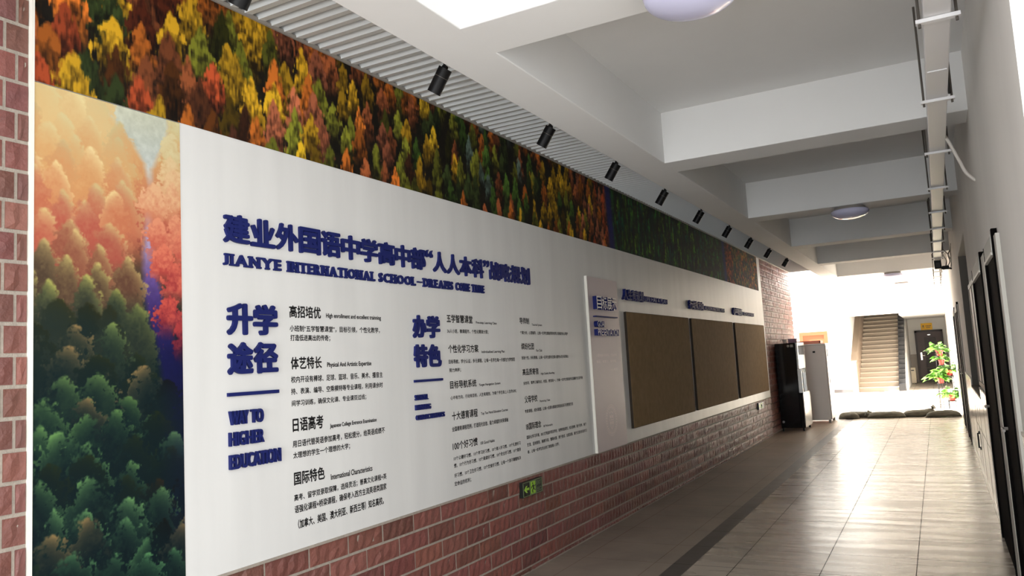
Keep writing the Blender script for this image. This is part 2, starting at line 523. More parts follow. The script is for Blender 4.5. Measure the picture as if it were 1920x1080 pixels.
# framed sidelight beside the second door, built as a plain pale board
t = thing('framed_sidelight', 'pale framed sidelight on the right wall between black door and window niche', 'board', (0.31, 7.8, 1.1))
mb = MB(); mb.box(0.302, 0.319, 7.28, 8.35, 1.13, 1.99); mb.build('board_face', M['trim'], t)
mb = MB()
for q in ((0.296, 0.319, 7.24, 7.29, 1.10, 2.0), (0.296, 0.319, 8.34, 8.39, 1.10, 2.0), (0.296, 0.319, 7.24, 8.39, 1.10, 1.14), (0.296, 0.319, 7.24, 8.39, 1.97, 2.01), (0.296, 0.319, 7.78, 7.81, 1.13, 1.99)): mb.box(*q)
mb.build('frame', M['sill'], t)
# switch / hook plate low on the tiles
t = thing('pipe_handle', 'thin dark vertical handle low on the white wall tiles', 'handle', (0.30, 10.2, 0.3))
mb = MB(); mb.tube([(0.306, 10.1, 0.33), (0.29, 10.1, 0.33), (0.29, 10.1, 0.49), (0.306, 10.1, 0.49)], 0.008); mb.build('bar', M['black'], t)
for q in (0.31, 0.48):
    mb = MB(); mb.box(0.3, 0.309, 10.08, 10.12, q, q + .03); mb.build('mount', M['black'], t)

# added unseen passage behind the camera; its roof and walls block the sun
mb = MB(); mb.box(-6.3, -6.1, -3.4, 0.5, 0, 3.7); mb.box(-6.1, -3.05, 0.3, 0.5, 0, 3.7); mb.box(-6.1, -2.79, -3.4, -3.2, 0, 3.7)
struct('wall_passage', mb, M['plaster'])
mb = MB(); mb.box(-6.3, -2.79, -3.4, 0.5, 3.3, 3.7)
struct('ceiling', mb, M['ceil'])

# lobby, far wall, far passage
mb = MB()
mb.box(-14, -2.65, 28.9, 29.1, 0, 7.0)
struct('wall_far', mb, M['plaster'])
mb = MB(); mb.box(-3.4, -2.65, 28.885, 28.9, 0, 0.11); mb.box(-14, -4.3, 28.885, 28.9, 0, 0.11)
struct('baseboard_far', mb, M['base'])
mb = MB(); mb.box(-2.65, 0.6, 28.7, 29.1, 2.56, 7.0)
struct('ceiling_beam', mb, M['plaster'])
mb = MB()
mb.box(-2.65, 0.6, 29.1, 36.3, 3.75, 3.9); mb.box(-1.05, 0.6, 29.1, 36.3, 2.5, 2.6)
struct('ceiling', mb, M['ceil'])
mb = MB(); mb.box(-1.15, 0.6, 35.3, 35.5, 1.10, 2.6, 0); mb.box(-1.15, 0.6, 35.29, 35.5, 0.0, 1.10, 1)
struct('wall_end', mb, [M['plaster'], M['greydado']])
mb = MB(); mb.box(-1.04, -0.85, 35.27, 35.29, 0, 0.1)
struct('baseboard_end', mb, M['base'])
mb = MB(); mb.box(-2.9, -2.65, 29.1, 36.3, 0, 3.9)
struct('wall_stair', mb, M['plaster'])
mb = MB(); mb.box(-2.65, -1.05, 35.0, 35.4, 0, 3.9)
struct('wall_stair', mb, M['plaster'])
mb = MB()
prof = [(29.15, 0.0), (29.15, 0.30), (33.6, 2.49), (35.3, 2.49), (35.3, 0.0)]
a = [(-1.05, q, z) for q, z in prof]; b2 = [(-1.0, q, z) for q, z in prof]
mb.face(a); mb.face(b2)
for i in range(len(prof)):
    j = (i + 1) % len(prof); mb.face([a[i], a[j], b2[j], b2[i]])
struct('wall_passage', mb, M['plaster'])

# staircase
st = thing('staircase', 'pale stone staircase climbing away at the far end of the lobby', 'staircase', (-1.85, 28.9, 0))
for k in range(18):
    ya = 28.9 + .3 * k
    mb = MB()
    mb.box(-2.46, -1.26, ya, ya + .32, .155 * k if k else 0.0, .155 * (k + 1) - .03, 1)
    mb.box(-2.46, -1.255, ya - .02, ya + .32, .155 * (k + 1) - .03, .155 * (k + 1), 0)
    mb.build('step', [M['tread'], M['riser']], st)
mb = MB()
prof = [(28.75, 0.0), (28.75, 1.02), (28.9, 1.05), (34.2, 3.7), (34.2, 0.0)]
a = [(-2.648, q, z) for q, z in prof]; b2 = [(-2.462, q, z) for q, z in prof]
mb.face(a); mb.face(b2)
for i in range(len(prof)):
    j = (i + 1) % len(prof); mb.face([a[i], a[j], b2[j], b2[i]])
mb.build('skirting_slab', M['skirt'], st)
mb = MB()
for k in range(19):
    ya = 28.82 + .3 * k
    mb.box(-1.255, -1.055, ya, ya + .30, 0.0, .155 * k + .23)
mb.build('balustrade', M['balus'], st)

# brown security door at the end of the passage
mb = MB(); mb.box(-0.70, 0.13, 35.24, 35.28, 0.01, 1.96)
d5 = tag(mb.build('door_5', M['browndoor']), kind='structure')
mb = MB(); mb.box(-0.78, -0.70, 35.22, 35.29, 0, 2.03); mb.box(0.13, 0.21, 35.22, 35.29, 0, 2.03); mb.box(-0.78, 0.21, 35.22, 35.29, 1.95, 2.03)
mb.build('door_frame', M['browndark'], d5)
for z0, z1 in ((1.42, 1.75), (1.0, 1.36), (0.58, 0.94), (0.2, 0.52)):
    mb = MB(); mb.box(-0.46, -0.06, 35.222, 35.245, z0, z1); mb.build('door_panel', M['browndark'], d5, bevel=0.01)
mb = MB(); mb.box(-0.64, -0.58, 35.22, 35.242, 0.86, 1.16); mb.tube([(-0.61, 35.22, 1.03), (-0.61, 35.17, 1.03), (-0.49, 35.17, 1.03)], 0.013)
mb.build('door_handle', M['steel'], d5)
mb = MB(); mb.box(-0.33, -0.23, 35.228, 35.242, 1.83, 1.86); mb.build('number_plate', M['steel'], d5)

t = thing('yellow_sign', 'yellow rectangular sign above the brown door in the far passage', 'sign', (-0.33, 35.29, 2.05))
mb = MB(); mb.box(-0.53, -0.13, 35.272, 35.289, 2.04, 2.31); mb.build('plate', M['yellow'], t)
mb = MB()
for k in range(4): mb.box(-0.36 + .05 * k, -0.325 + .05 * k, 35.269, 35.273, 2.185, 2.215)
for k in range(3): mb.box(-0.34 + .05 * k, -0.305 + .05 * k, 35.269, 35.273, 2.12, 2.15)
mb.box(-0.48, -0.41, 35.269, 35.273, 2.13, 2.145)
mb.tube([(-0.445, 35.27, 2.20), (-0.445, 35.268, 2.20)], 0.03, seg=16)
mb.build('printed_marks', M['sill'], t)

t = thing('waste_bin', 'slim cream bin with a dark slot beside the brown door', 'bin', (-1.0, 33.7, 0))
mb = MB(); mb.box(-1.045, -0.84, 33.6, 33.82, 0.03, 0.62); mb.build('body', M['bin'], t, bevel=0.012)
mb = MB(); mb.box(-0.99, -0.89, 33.594, 33.602, 0.5, 0.535); mb.build('slot', M['black'], t)
for q in (-1.03, -0.89):
    mb = MB(); mb.box(q, q + .03, 33.61, 33.64, 0, 0.03); mb.build('foot', M['black'], t)

mb = MB(); mb.box(-4.1, -3.42, 28.87, 28.9, 0, 2.03)
d6 = tag(mb.build('door_6', M['orange']), kind='structure')
mb = MB(); mb.box(-4.22, -4.1, 28.84, 28.899, 0, 2.0); mb.box(-3.42, -3.30, 28.84, 28.899, 0, 2.0); mb.box(-4.22, -3.30, 28.839, 28.899, 2.0, 2.12)
mb.build('door_frame', M['orange'], d6)

# ------------------------------------------------------------------ printed forest pictures
def vnoise(h, w, cell, octaves=3, rng=RNG):
    out = np.zeros((h, w)); amp = 1.0; tot = 0
    for o in range(octaves):
        c = max(cell / (2 ** o), 1.2)
        gh, gw = int(h / c) + 3, int(w / c) + 3
        g = rng.random((gh, gw))
        yy = np.arange(h) / c; xx = np.arange(w) / c
        y0 = yy.astype(int); x0 = xx.astype(int)
        fy = (yy - y0)[:, None]; fx = (xx - x0)[None, :]
        fy = fy * fy * (3 - 2 * fy); fx = fx * fx * (3 - 2 * fx)
        a = g[y0][:, x0]; b = g[y0][:, x0 + 1]; c2 = g[y0 + 1][:, x0]; d = g[y0 + 1][:, x0 + 1]
        out += amp * (a * (1 - fy) * (1 - fx) + b * (1 - fy) * fx + c2 * fy * (1 - fx) + d * fy * fx)
        tot += amp; amp *= 0.55
    return out / tot

def streaks(h, w, cw, chh):
    n = vnoise(int(h * cw / chh) + 4, w, cw, 2)
    yi = np.linspace(0, n.shape[0] - 2, h); k = yi.astype(int); f = (yi - k)[:, None]
    return n[k] * (1 - f) + n[k + 1] * f

def crown(img, cy, cx, hh, ww, hi, lo, shape, tex, light=0.35, ragged=0.35, fade=0.25, rim=0.0, top=0.55):
    """paint one printed tree: top of crown at row cy, centre column cx"""
    H, Wd = img.shape[:2]
    m = int(ww * 0.8) + 2
    r0, r1 = int(max(cy - 3, 0)), int(min(cy + hh + 2, H)); c0, c1 = int(max(cx - m, 0)), int(min(cx + m, Wd))
    if r1 <= r0 or c1 <= c0: return
    yy = (np.arange(r0, r1)[:, None] - cy) / hh
    xx = (np.arange(c0, c1)[None, :] - cx) / (ww * 0.5)
    oy, ox = random.randrange(0, tex.shape[0] - (r1 - r0)), random.randrange(0, tex.shape[1] - (c1 - c0))
    t = tex[oy:oy + r1 - r0, ox:ox + c1 - c0]
    v = np.clip(yy, 0, 1)
    if shape == 'egg': half = np.clip(v / .42, 0, 1) ** .62 * np.clip((1.12 - v) / .5, 0, 1) ** .5
    elif shape == 'dome': half = np.clip(v / .5, 0, 1) ** .55
    else: half = np.minimum(v * 1.25 + 0.06, 1.0)
    half = half * (1 + ragged * (t - 0.5) * 2)
    mask = (np.abs(xx) < half) & (yy > 0) & (yy < 1)
    edge = np.clip((half - np.abs(xx)) * 5.0, 0, 1) * np.clip((1 - yy) / max(fade, .01), 0, 1) * mask
    if rim > 0:
        d = np.clip((half - xx * np.sign(light)) * 1.6 + (0.25 if shape == 'dome' else .1), 0, 3)
        s = np.exp(-d * 2.4) * 1.5 * (0.45 + 1.1 * t) * np.clip(1.25 - v * 1.1, 0, 1) + np.exp(-v * 7) * .8 + .25 * (t - .5)
        s = s * rim
    else:
        s = top + light * (-xx) * 0.5 + (0.42 - v) * 1.25 + (t - 0.5) * 1.0
    s = np.clip(s, 0, 1)[..., None]
    colr = np.array(lo)[None, None, :] * (1 - s) + np.array(hi)[None, None, :] * s
    e = edge[..., None]
    img[r0:r1, c0:c1] = img[r0:r1, c0:c1] * (1 - e) + colr * e

def lerp_tab(tab, v):
    for (a, ca), (b, cb) in zip(tab, tab[1:]):
        if v <= b:
            f = min(max((v - a) / (b - a), 0), 1)
            return tuple(x + (y - x) * f for x, y in zip(ca, cb))
    return tab[-1][1]

def paint_banner():
    px = 0.004
    y0, y1, z0, z1 = 1.606, 14.63, 2.622, 3.243
    w, h = int((y1 - y0) / px), int((z1 - z0) / px)
    img = np.zeros((h, w, 3)); img[:] = (26, 22, 16)
    n = vnoise(h, w, 14); img *= (0.55 + 0.9 * n)[..., None]
    tex = .45 * vnoise(240, 400, 9, 2) + .55 * streaks(240, 400, 2.6, 8.0); tex = np.clip((tex - .5) * 2.0 + .5, 0, 1)
    OR, BR, RD, YE = (224, 122, 44), (176, 96, 54), (214, 92, 50), (232, 178, 40)
    OL, GR, TE, PK, DG = (138, 140, 44), (84, 122, 44), (112, 134, 120), (208, 118, 80), (58, 72, 34)
    pal = [(1.6, [OR, BR, BR, RD, OR, YE, DG]), (2.3, [YE, YE, OR, BR, OL, PK, YE]), (3.1, [YE, OR, BR, OL, OL, PK, GR]),
           (3.9, [OL, GR, BR, OR, YE, DG, OL]), (4.7, [GR, TE, BR, DG, OL, GR, OR]), (5.5, [OL, YE, GR, DG, YE, OR]), (6.3, [YE, BR, OR, YE, OL, PK]), (6.85, [OR, RD, PK, RD, OR]), (7.2, [RD])]
    def grid(ya, yb, dy, dz, ztop):
        out = []; k = 0
        z = ztop
        while z > z0 + .03:
            y = ya + (k % 2) * dy * .5
            while y < yb:
                out.append((z + random.uniform(-.45, .45) * dz, y + random.uniform(-.38, .38) * dy)); y += dy
            z -= dz; k += 1
        return out
    tr = [(z, y, 'a') for z, y in grid(y0 - .05, 7.25, .132, .128, z1 + .14)]
    tr += [(z, y, 'g') for z, y in grid(7.38, 12.08, .10, .10, z1 + .25)]
    tr += [(z, y, 'b') for z, y in grid(12.22, y1 + .05, .085, .075, z1 + .14)]
    tr.sort(key=lambda q: -q[0])
    for z, y, k in tr:
        cx = (y - y0) / px; cy = (z1 - z) / px
        j = random.uniform(.62, 1.08) * (.45 if random.random() < .10 else 1)
        if k == 'a':
            P = [p for q, p in pal if q <= y + random.uniform(-.25, .25) or q == 1.6][-1]
            hi = np.array(random.choice(P)) * j
            big = 1.35 if y < 3.2 else 1.0
            crown(img, cy, cx, random.uniform(.25, .36) / px * big, random.uniform(.095, .128) / px * big, np.clip(hi * 1.08, 0, 255), hi * np.array((.17, .15, .14)) + 4, 'egg', tex, light=.2, ragged=.40, fade=.45, top=.60)
        elif k == 'g':
            hi = np.array(random.choice([(84, 150, 44), (50, 124, 54), (112, 164, 50), (26, 100, 74)])) * min(j * 1.25, 1.15) * random.choice([.45, .75, 1.0])
            crown(img, cy, cx, random.uniform(.28, .42) / px, random.uniform(.08, .14) / px, hi, np.array((5, 22, 18)), 'cone', tex, ragged=.55, fade=.6)
        else:
            red = y < 12.7
            hi = np.array(random.choice([(196, 92, 50), (176, 74, 44)] if red else [(190, 124, 36), (150, 108, 36), (92, 96, 36), (176, 86, 36), (60, 74, 44)])) * j
            crown(img, cy, cx, random.uniform(.15, .22) / px, random.uniform(.07, .10) / px, hi, hi * .22, 'egg', tex, ragged=.45, fade=.4)
    yy = y0 + np.arange(w) * px
    zz = (np.arange(h) / h)[:, None]
    for a, b in ((7.2, 7.40), (12.0, 12.22)):
        cen = (a + b) / 2 + .05 * zz + 0.03 * (vnoise(h, 1, 20) - .5) - .02
        f = np.exp(-((yy[None, :] - cen) / (0.085)) ** 4)[..., None]
        n2 = vnoise(h, w, 5)[..., None]
        img = img * (1 - f) + (np.array((34, 38, 92))[None, None] * (.7 + .6 * n2)) * f
    return img, y0, y1, z0, z1, px

def paint_poster():
    px = 0.0025
    y0, y1, z0, z1 = 1.606, 2.222, 0.694, 2.618
    w, h = int((y1 - y0) / px), int((z1 - z0) / px)
    HI = [(0, (244, 226, 160)), (.10, (246, 220, 158)), (.22, (244, 206, 142)), (.30, (226, 196, 126)), (.36, (176, 172, 92)), (.44, (128, 146, 78)), (.6, (104, 146, 80)), (.8, (104, 150, 92)), (1, (70, 128, 84))]
    LO = [(0, (236, 196, 132)), (.10, (226, 164, 104)), (.18, (212, 128, 90)), (.26, (190, 92, 76)), (.31, (120, 74, 56)), (.37, (56, 60, 46)), (.46, (22, 38, 36)), (.6, (8, 28, 32)), (1, (5, 22, 27))]
    img = np.zeros((h, w, 3)); vv = np.arange(h) / h
    for r in range(h): img[r] = np.array(lerp_tab(LO, vv[r]))
    u = (np.arange(w) / w)[None, :]; V = vv[:, None]
    tex = .6 * vnoise(420, 420, 13, 3) + .4 * vnoise(420, 420, 4, 2); tex = np.clip((tex - .5) * 2.2 + .5, 0, 1)
    # sky glow narrowing to a pale road that turns violet and deep blue
    lt = [(0, .36), (.04, .50), (.07, .60), (.11, .70), (.16, .74), (.22, .715), (.30, .68), (.36, .68), (.42, .70), (.48, .76), (.60, .84), (1, .90)]
    rt = [(0, .93), (.05, .92), (.08, .86), (.12, .80), (.18, .78), (.25, .79), (.32, .82), (.38, .86), (.48, .96), (.60, 1.1), (1, 1.2)]
    L = np.interp(vv, *zip(*lt))[:, None] + .02 * (vnoise(h, 1, 14) - .5); R = np.interp(vv, *zip(*rt))[:, None] + .02 * (vnoise(h, 1, 14) - .5)
    tab = [(0, (208, 218, 204)), (.06, (196, 208, 204)), (.13, (206, 214, 216)), (.22, (204, 196, 214)), (.29, (176, 156, 192)), (.35, (110, 84, 150)), (.42, (62, 44, 110)), (.52, (20, 22, 74)), (.7, (8, 20, 48)), (1, (6, 20, 34))]
    c = np.array([lerp_tab(tab, q) for q in vv])[:, None, :]
    n2 = (.9 + .2 * vnoise(h, w, 8))[..., None]
    soft = .05 if True else 0
    f = np.clip((u - L) / soft, 0, 1) * np.clip((R - u) / soft, 0, 1)
    def lay():
        nonlocal img
        img = img * (1 - f[..., None]) + c * n2 * f[..., None]
    lay()
    tr = []
    rows_ = 24
    for k in range(rows_):
        v = -0.06 + 1.02 * k / rows_
        st = .20 if v < .42 else .25
        uu = -.05 + random.random() * st
        while uu < 1.08:
            tr.append((v + random.uniform(-.018, .018), uu + random.uniform(-.05, .05))); uu += st
    tr.sort()
    for v, uu in tr:
        lu = np.interp(max(v, 0) + .06, *zip(*lt)); ru = np.interp(max(v, 0) + .05, *zip(*rt))
        side = uu > ru - .02
        wd = random.uniform(.125, .175)
        if side and v < .47:
            hi = lerp_tab([(0, (232, 224, 170)), (.08, (244, 210, 158)), (.18, (246, 176, 132)), (.28, (236, 126, 98)), (.45, (206, 66, 62))], v)
            lo = lerp_tab([(0, (224, 206, 150)), (.08, (232, 180, 128)), (.18, (226, 128, 98)), (.28, (190, 72, 66)), (.45, (104, 22, 44))], v)
            crown(img, v * h, uu * w, .20 / px, wd * .85 / px, hi, lo, 'egg', tex, light=-.2, ragged=.5, fade=.4, top=.5)
        elif uu + wd * .30 / .616 < lu or v > .52:
            dark = v > .42
            hi = np.array(lerp_tab(HI, v)) * random.uniform(.85, 1.05); lo = np.array(lerp_tab(LO, min(max(v + random.uniform(0, .06), 0), 1)))
            if v > .40 and random.random() < .42: hi = hi * .32
            if v > .45 and random.random() < .16: hi = np.array((140, 116, 74))
            if v > .5 and uu > .75 and random.random() < .6: hi = hi * .3
            crown(img, v * h, uu * w, random.uniform(.26, .36) / px, wd / px * (1.1 if not dark else 1.25), hi, lo, 'dome', tex, light=.3 if random.random() < .8 else -.3, ragged=.36 if not dark else .75, fade=.5, rim=1.0 if not dark else .9)
    g = np.exp(-((V) / .13) ** 2) * np.clip(1.2 - np.abs(u - .55) * 1.1, 0, 1) * .30
    img = img * (1 - g[..., None]) + np.array((248, 232, 186)) * g[..., None]
    lay2 = np.clip((u - .80) / .2, 0, 1) * np.clip((V - .42) / .12, 0, 1) * np.clip((.98 - V) / .4, 0, 1) * .55
    img = img * (1 - lay2[..., None]) + np.array((14, 16, 62)) * lay2[..., None]
    return np.clip(img * .93, 0, 255), y0, y1, z0, z1, px

def print_mesh(name, painted, x, ys, nz):
    img, y0, y1, z0, z1, px = painted
    h, w = img.shape[:2]
    ny = len(ys)
    zs = np.linspace(z0, z1, nz)
    ci = np.clip(((ys - y0) / px).astype(int), 0, w - 1)
    ri = np.clip(((z1 - zs) / px).astype(int), 0, h - 1)
    c = np.clip(img[ri][:, ci] / 255.0, 0, 1)
    c = c * .92
    c = np.where(c <= .04045, c / 12.92, ((c + .055) / 1.055) ** 2.4)
    v = np.zeros((nz, ny, 3)); v[..., 0] = x; v[..., 1] = ys[None, :]; v[..., 2] = zs[:, None]
    idx = np.arange(nz * ny).reshape(nz, ny)
    q = np.stack([idx[:-1, :-1], idx[:-1, 1:], idx[1:, 1:], idx[1:, :-1]], -1).reshape(-1, 4)
    me = bpy.data.meshes.new(name)
    me.vertices.add(nz * ny); me.vertices.foreach_set('co', v.ravel())
    me.loops.add(q.size); me.loops.foreach_set('vertex_index', q.ravel().astype(np.int32))
    me.polygons.add(len(q)); me.polygons.foreach_set('loop_start', np.arange(0, q.size, 4, dtype=np.int32))
    me.update(calc_edges=True); me.validate()
    a = me.color_attributes.new('print', 'FLOAT_COLOR', 'POINT')
    rgba = np.ones((nz * ny, 4), dtype=np.float32); rgba[:, :3] = c.reshape(-1, 3)
    a.data.foreach_set('color', rgba.ravel())
    me.materials.append(M['print'])
    o = bpy.data.objects.new(name, me); COL.objects.link(o)
    return o

ys = [1.606]
while ys[-1] < 14.63: ys.append(ys[-1] + 0.0024 * max(1.0, ((ys[-1] + 1.2) / 3.1) ** 2))
ys[-1] = 14.63
t = thing('forest_mural_banner', 'long printed autumn and green forest picture under the slatted ceiling strip', 'mural', (XW, 8.1, 2.62))
o = print_mesh('printed_picture', paint_banner(), 0.0, np.array(ys), 190)
o.parent = t; o.location = (0.0015, -8.1, -2.62)
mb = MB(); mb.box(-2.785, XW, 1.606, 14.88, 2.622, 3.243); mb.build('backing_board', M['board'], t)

t = thing('forest_poster', 'tall printed misty forest panel with a pale road, beside near brick column', 'poster', (XW, 1.9, 0.694))
o = print_mesh('printed_picture', paint_poster(), 0.0, np.linspace(1.606, 2.222, 250), 640)
o.parent = t; o.location = (0.0025, -1.9, -0.694)
mb = MB(); mb.box(-2.785, XW + .001, 1.606, 2.224, 0.694, 2.618); mb.build('backing_board', M['trim'], t)

# ------------------------------------------------------------------ display panel and its writing
_cu = bpy.data.curves.new('glyphs', 'FONT')
_co = bpy.data.objects.new('glyphs', _cu)
COL.objects.link(_co)

def glyph_mesh(body, bold=0.0, depth=0.0, res=3):
    _cu.body = body; _cu.size = 1.0; _cu.offset = bold; _cu.extrude = depth; _cu.resolution_u = res
    _cu.fill_mode = 'BOTH'
    bpy.context.view_layer.update()
    dg = bpy.context.evaluated_depsgraph_get()
    me = bpy.data.meshes.new_from_object(_co.evaluated_get(dg))
    n = len(me.vertices)
    v = np.zeros(n * 3); me.vertices.foreach_get('co', v); v = v.reshape(-1, 3)
    f = [tuple(p.vertices) for p in me.polygons]
    bpy.data.meshes.remove(me)
    return v, f

def text(mb, body, y0, y1, z0, z1, x, bold=0.0, depth=0.0, res=3, mi=0, facemi=None):
    """write body so that its outline fills y0..y1, z0..z1 on the wall plane x; depth stands out from it;
    bold thickens every stroke by that share of the letter height"""
    v, f = glyph_mesh(body, 0.0, 0.5 if depth > 0 else 0.0, res)
    a, b = v.min(0), v.max(0)
    e = bold * (z1 - z0)
    y0, y1, z0, z1 = y0 + e, y1 - e, z0 + e, z1 - e
    sy = (y1 - y0) / (b[0] - a[0]); sz = (z1 - z0) / (b[1] - a[1])
    P = np.zeros_like(v)
    P[:, 0] = x + ((v[:, 2] - a[2]) / max(b[2] - a[2], 1e-6) * depth if depth > 0 else 0)
    P[:, 1] = y0 + (v[:, 0] - a[0]) * sy
    P[:, 2] = z0 + (v[:, 1] - a[1]) * sz
    if bold <= 0: sh = [(0, 0)]
    elif depth > 0: sh = [(math.cos(k * math.pi / 4) * e, math.sin(k * math.pi / 4) * e) for k in range(8)]
    else: sh = [(-e, 0), (e, 0), (0, e), (0, -e)]
    for i, (dy, dz) in enumerate(sh):
        Q = P.copy(); Q[:, 1] += dy; Q[:, 2] += dz
        Q[:, 0] += i * 2e-6
        m0 = len(mb.m)
        mb.mesh(Q, f, mi)
        if facemi is not None:
            for j, q in enumerate(f):
                if all(P[k, 0] > x + depth * .98 for k in q): mb.m[m0 + j] = facemi
    return a, b

SERIF = {'I': 'tb', 'J': 't', 'T': 'b', 'N': 'tb2', 'A': 'b2', 'E': 'l', 'R': 'b2l', 'L': 'tbl', 'Y': 't2b', 'H': 'tb2', 'D': 'l', 'M': 'tb2', 'U': 't2', 'S': '', 'C': '', 'O': ''}
def serif_word(mb, word, y0, y1, z0, z1, x, bold, depth, mi=0):
    """heavy slab-serif capitals: outline letters plus serif bars at their stems"""
    ws = []
    for ch in word:
        v, f = glyph_mesh(ch, bold, 0.5); ws.append((v[:, 0].max() - v[:, 0].min()))
    gap = 0.15
    tot = sum(ws) + gap * (len(word) - 1)
    s = (y1 - y0) / tot
    yy = y0
    t = (z1 - z0) * .16
    for ch, wd in zip(word, ws):
        a, b = yy, yy + wd * s
        text(mb, ch, a, b, z0, z1, x, .055, depth, 3, mi)
        k = SERIF.get(ch, ''); st = min((b - a), (z1 - z0) * .28); e = (z1 - z0) * .10
        d = depth * .97
        def bar(c, top):
            zz = (z1 - t, z1) if top else (z0, z0 + t)
            mb.box(x, x + d, c - st * .5 - e, c + st * .5 + e, zz[0], zz[1], mi)
        m = (a + b) / 2
        for top in (True, False):
            key = 't' if top else 'b'
            if ch in 'I': bar(m, top)
            elif ch in 'NHM': bar(a + st * .4, top); bar(b - st * .4, top)
            elif ch == 'A' and not top: bar(a + st * .4, top); bar(b - st * .4, top)
            elif ch == 'U' and top: bar(a + st * .4, top); bar(b - st * .4, top)
            elif ch == 'Y': (bar(a + st * .4, True), bar(b - st * .4, True)) if top else bar(m, False)
            elif ch == 'T' and not top: bar(m, False)
            elif ch in 'ELD': bar(a + st * .4, top)
            elif ch == 'R': bar(a + st * .4, top); (None if top else bar(b - st * .4, False))
            elif ch == 'J' and top: bar(b - st * .5, True)
        yy += (wd + gap) * s

panel = thing('wall_display_panel', 'white wall panel printed with school programmes, running above the brick plinth', 'display panel', (XW, 8.5, 0.694))
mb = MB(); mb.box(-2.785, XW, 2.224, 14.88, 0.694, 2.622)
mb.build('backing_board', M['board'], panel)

XT = XW + 0.0006
def raised(body, y0, adv, z0, z1, bold, depth, parent, mats, facemi=None, fill=0.95, x=XW):
    yy = y0
    for ch in body:
        half = ch in '“”'
        a = adv * (.5 if half else 1.0)
        zz0, zz1 = (z0, z1)
        if half: zz0 = z1 - (z1 - z0) * .36
        mb = MB()
        w0, w1 = yy + a * (1 - fill) / 2, yy + a * (1 + fill) / 2
        text(mb, ch, w0, w1, zz0, zz1, x, bold, depth, 4, 0, facemi)
        mb.build('raised_character', mats, parent)
        yy += a

raised('建业外国语中学高中部“人人本科”战略规划', 2.44, 0.1583, 2.128, 2.262, 0.034, 0.014, panel, M['navy'])
for wd, a, b in (('JIANYE', 2.440, 2.790), ('INTERNATIONAL', 2.835, 3.512), ('SCHOOL', 3.548, 3.905), ('DREAMS', 3.99, 4.325), ('COME', 4.36, 4.535), ('TRUE', 4.565, 4.728)):
    mb = MB(); serif_word(mb, wd, a, b, 2.024, 2.078, XW, 0.028, 0.012); mb.build('raised_word', M['navy'], panel)
mb = MB(); mb.box(XW, XW + .012, 3.925, 3.972, 2.046, 2.054); mb.build('raised_dash', M['navy'], panel)

raised('升学', 2.450, 0.154, 1.712, 1.856, 0.040, 0.014, panel, M['navy'])
raised('途径', 2.450, 0.152, 1.535, 1.680, 0.040, 0.014, panel, M['navy'])
mb = MB(); mb.box(XW, XW + .012, 2.45, 2.752, 1.440, 1.456); mb.build('divider_bar', M['navy'], panel)
for wd, a, b, z0, z1 in (('WAY', 2.455, 2.562, 1.314, 1.376), ('TO', 2.578, 2.650, 1.314, 1.376), ('HIGHER', 2.453, 2.650, 1.222, 1.284), ('EDUCATION', 2.452, 2.752, 1.122, 1.186)):
    mb = MB(); text(mb, wd, a, b, z0, z1, XW, 0.03, 0.016, 3); mb.build('raised_word', M['navy'], panel)
raised('办学', 3.855, 0.146, 1.706, 1.846, 0.040, 0.014, panel, M['navy'])
raised('特色', 3.855, 0.146, 1.528, 1.668, 0.040, 0.014, panel, M['navy'])
mb = MB(); mb.box(XW, XW + .012, 3.85, 4.152, 1.440, 1.455); mb.build('divider_bar', M['navy'], panel)
for wd, a, b, z0, z1 in (('SCHOOL', 3.85, 3.98, 1.333, 1.366), ('RUNNING', 3.85, 4.004, 1.275, 1.307), ('CHARACTERISTICS', 3.852, 4.152, 1.216, 1.246)):
    mb = MB(); text(mb, wd, a, b, z0, z1, XW, 0.035, 0.014, 3); mb.build('raised_word', M['navy'], panel)

def entry(head, hy, hz, cap, cy, cz, lines):
    mb = MB(); text(mb, head, hy[0], hy[1], hz[0], hz[1], XT, 0.028); mb.build('heading_text', M['ink'], panel)
    mb = MB(); text(mb, cap, cy[0], cy[1], cz[0], cz[1], XT, 0.035); mb.build('caption_text', M['ink'], panel)
    mb = MB()
    for body, a, b, z0, z1 in lines: text(mb, body, a, b, z0, z1, XT, 0.026, res=2)
    mb.build('body_text', M['ink'], panel)

entry('高招培优', (2.842, 3.066), (1.800, 1.862), 'High enrollment and excellent trainning', (3.104, 3.560), (1.800, 1.831),
      [('小班制“五学智慧课堂”，目标引领，个性化教学，', 2.842, 3.545, 1.731, 1.764), ('打造低进高出的传奇；', 2.845, 3.130, 1.684, 1.718)])
entry('体艺特长', (2.843, 3.062), (1.547, 1.609), 'Physical And Artistic Expertise', (3.100, 3.459), (1.545, 1.577),
      [('校内开设有棒球、足球、篮球、音乐、美术、播音主', 2.842, 3.556, 1.482, 1.515), ('持、表演、编导、空乘模特等专业课程，利用课余时', 2.840, 3.553, 1.425, 1.457), ('间学习训练，确保文化课、专业课双过线；', 2.842, 3.404, 1.367, 1.399)])
entry('日语高考', (2.844, 3.060), (1.246, 1.315), 'Japanese College Entrance Examination', (3.107, 3.486), (1.236, 1.264),
      [('用日语代替英语参加高考，轻松提分，给英语成绩不', 2.841, 3.556, 1.172, 1.207), ('太理想的学生一个理想的大学；', 2.842, 3.256, 1.118, 1.152)])
entry('国际特色', (2.843, 3.058), (0.994, 1.058), 'International Characteristics', (3.101, 3.434), (0.982, 1.012),
      [('高考、留学双录取保障，选择灵活；普高文化课程+英', 2.841, 3.554, 0.918, 0.953), ('语强化课程+桥梁课程，确保考入西方主流英语类国家', 2.842, 3.551, 0.863, 0.900), ('（加拿大、美国、澳大利亚、新西兰等）知名高校。', 2.862, 3.522, 0.788, 0.832)])
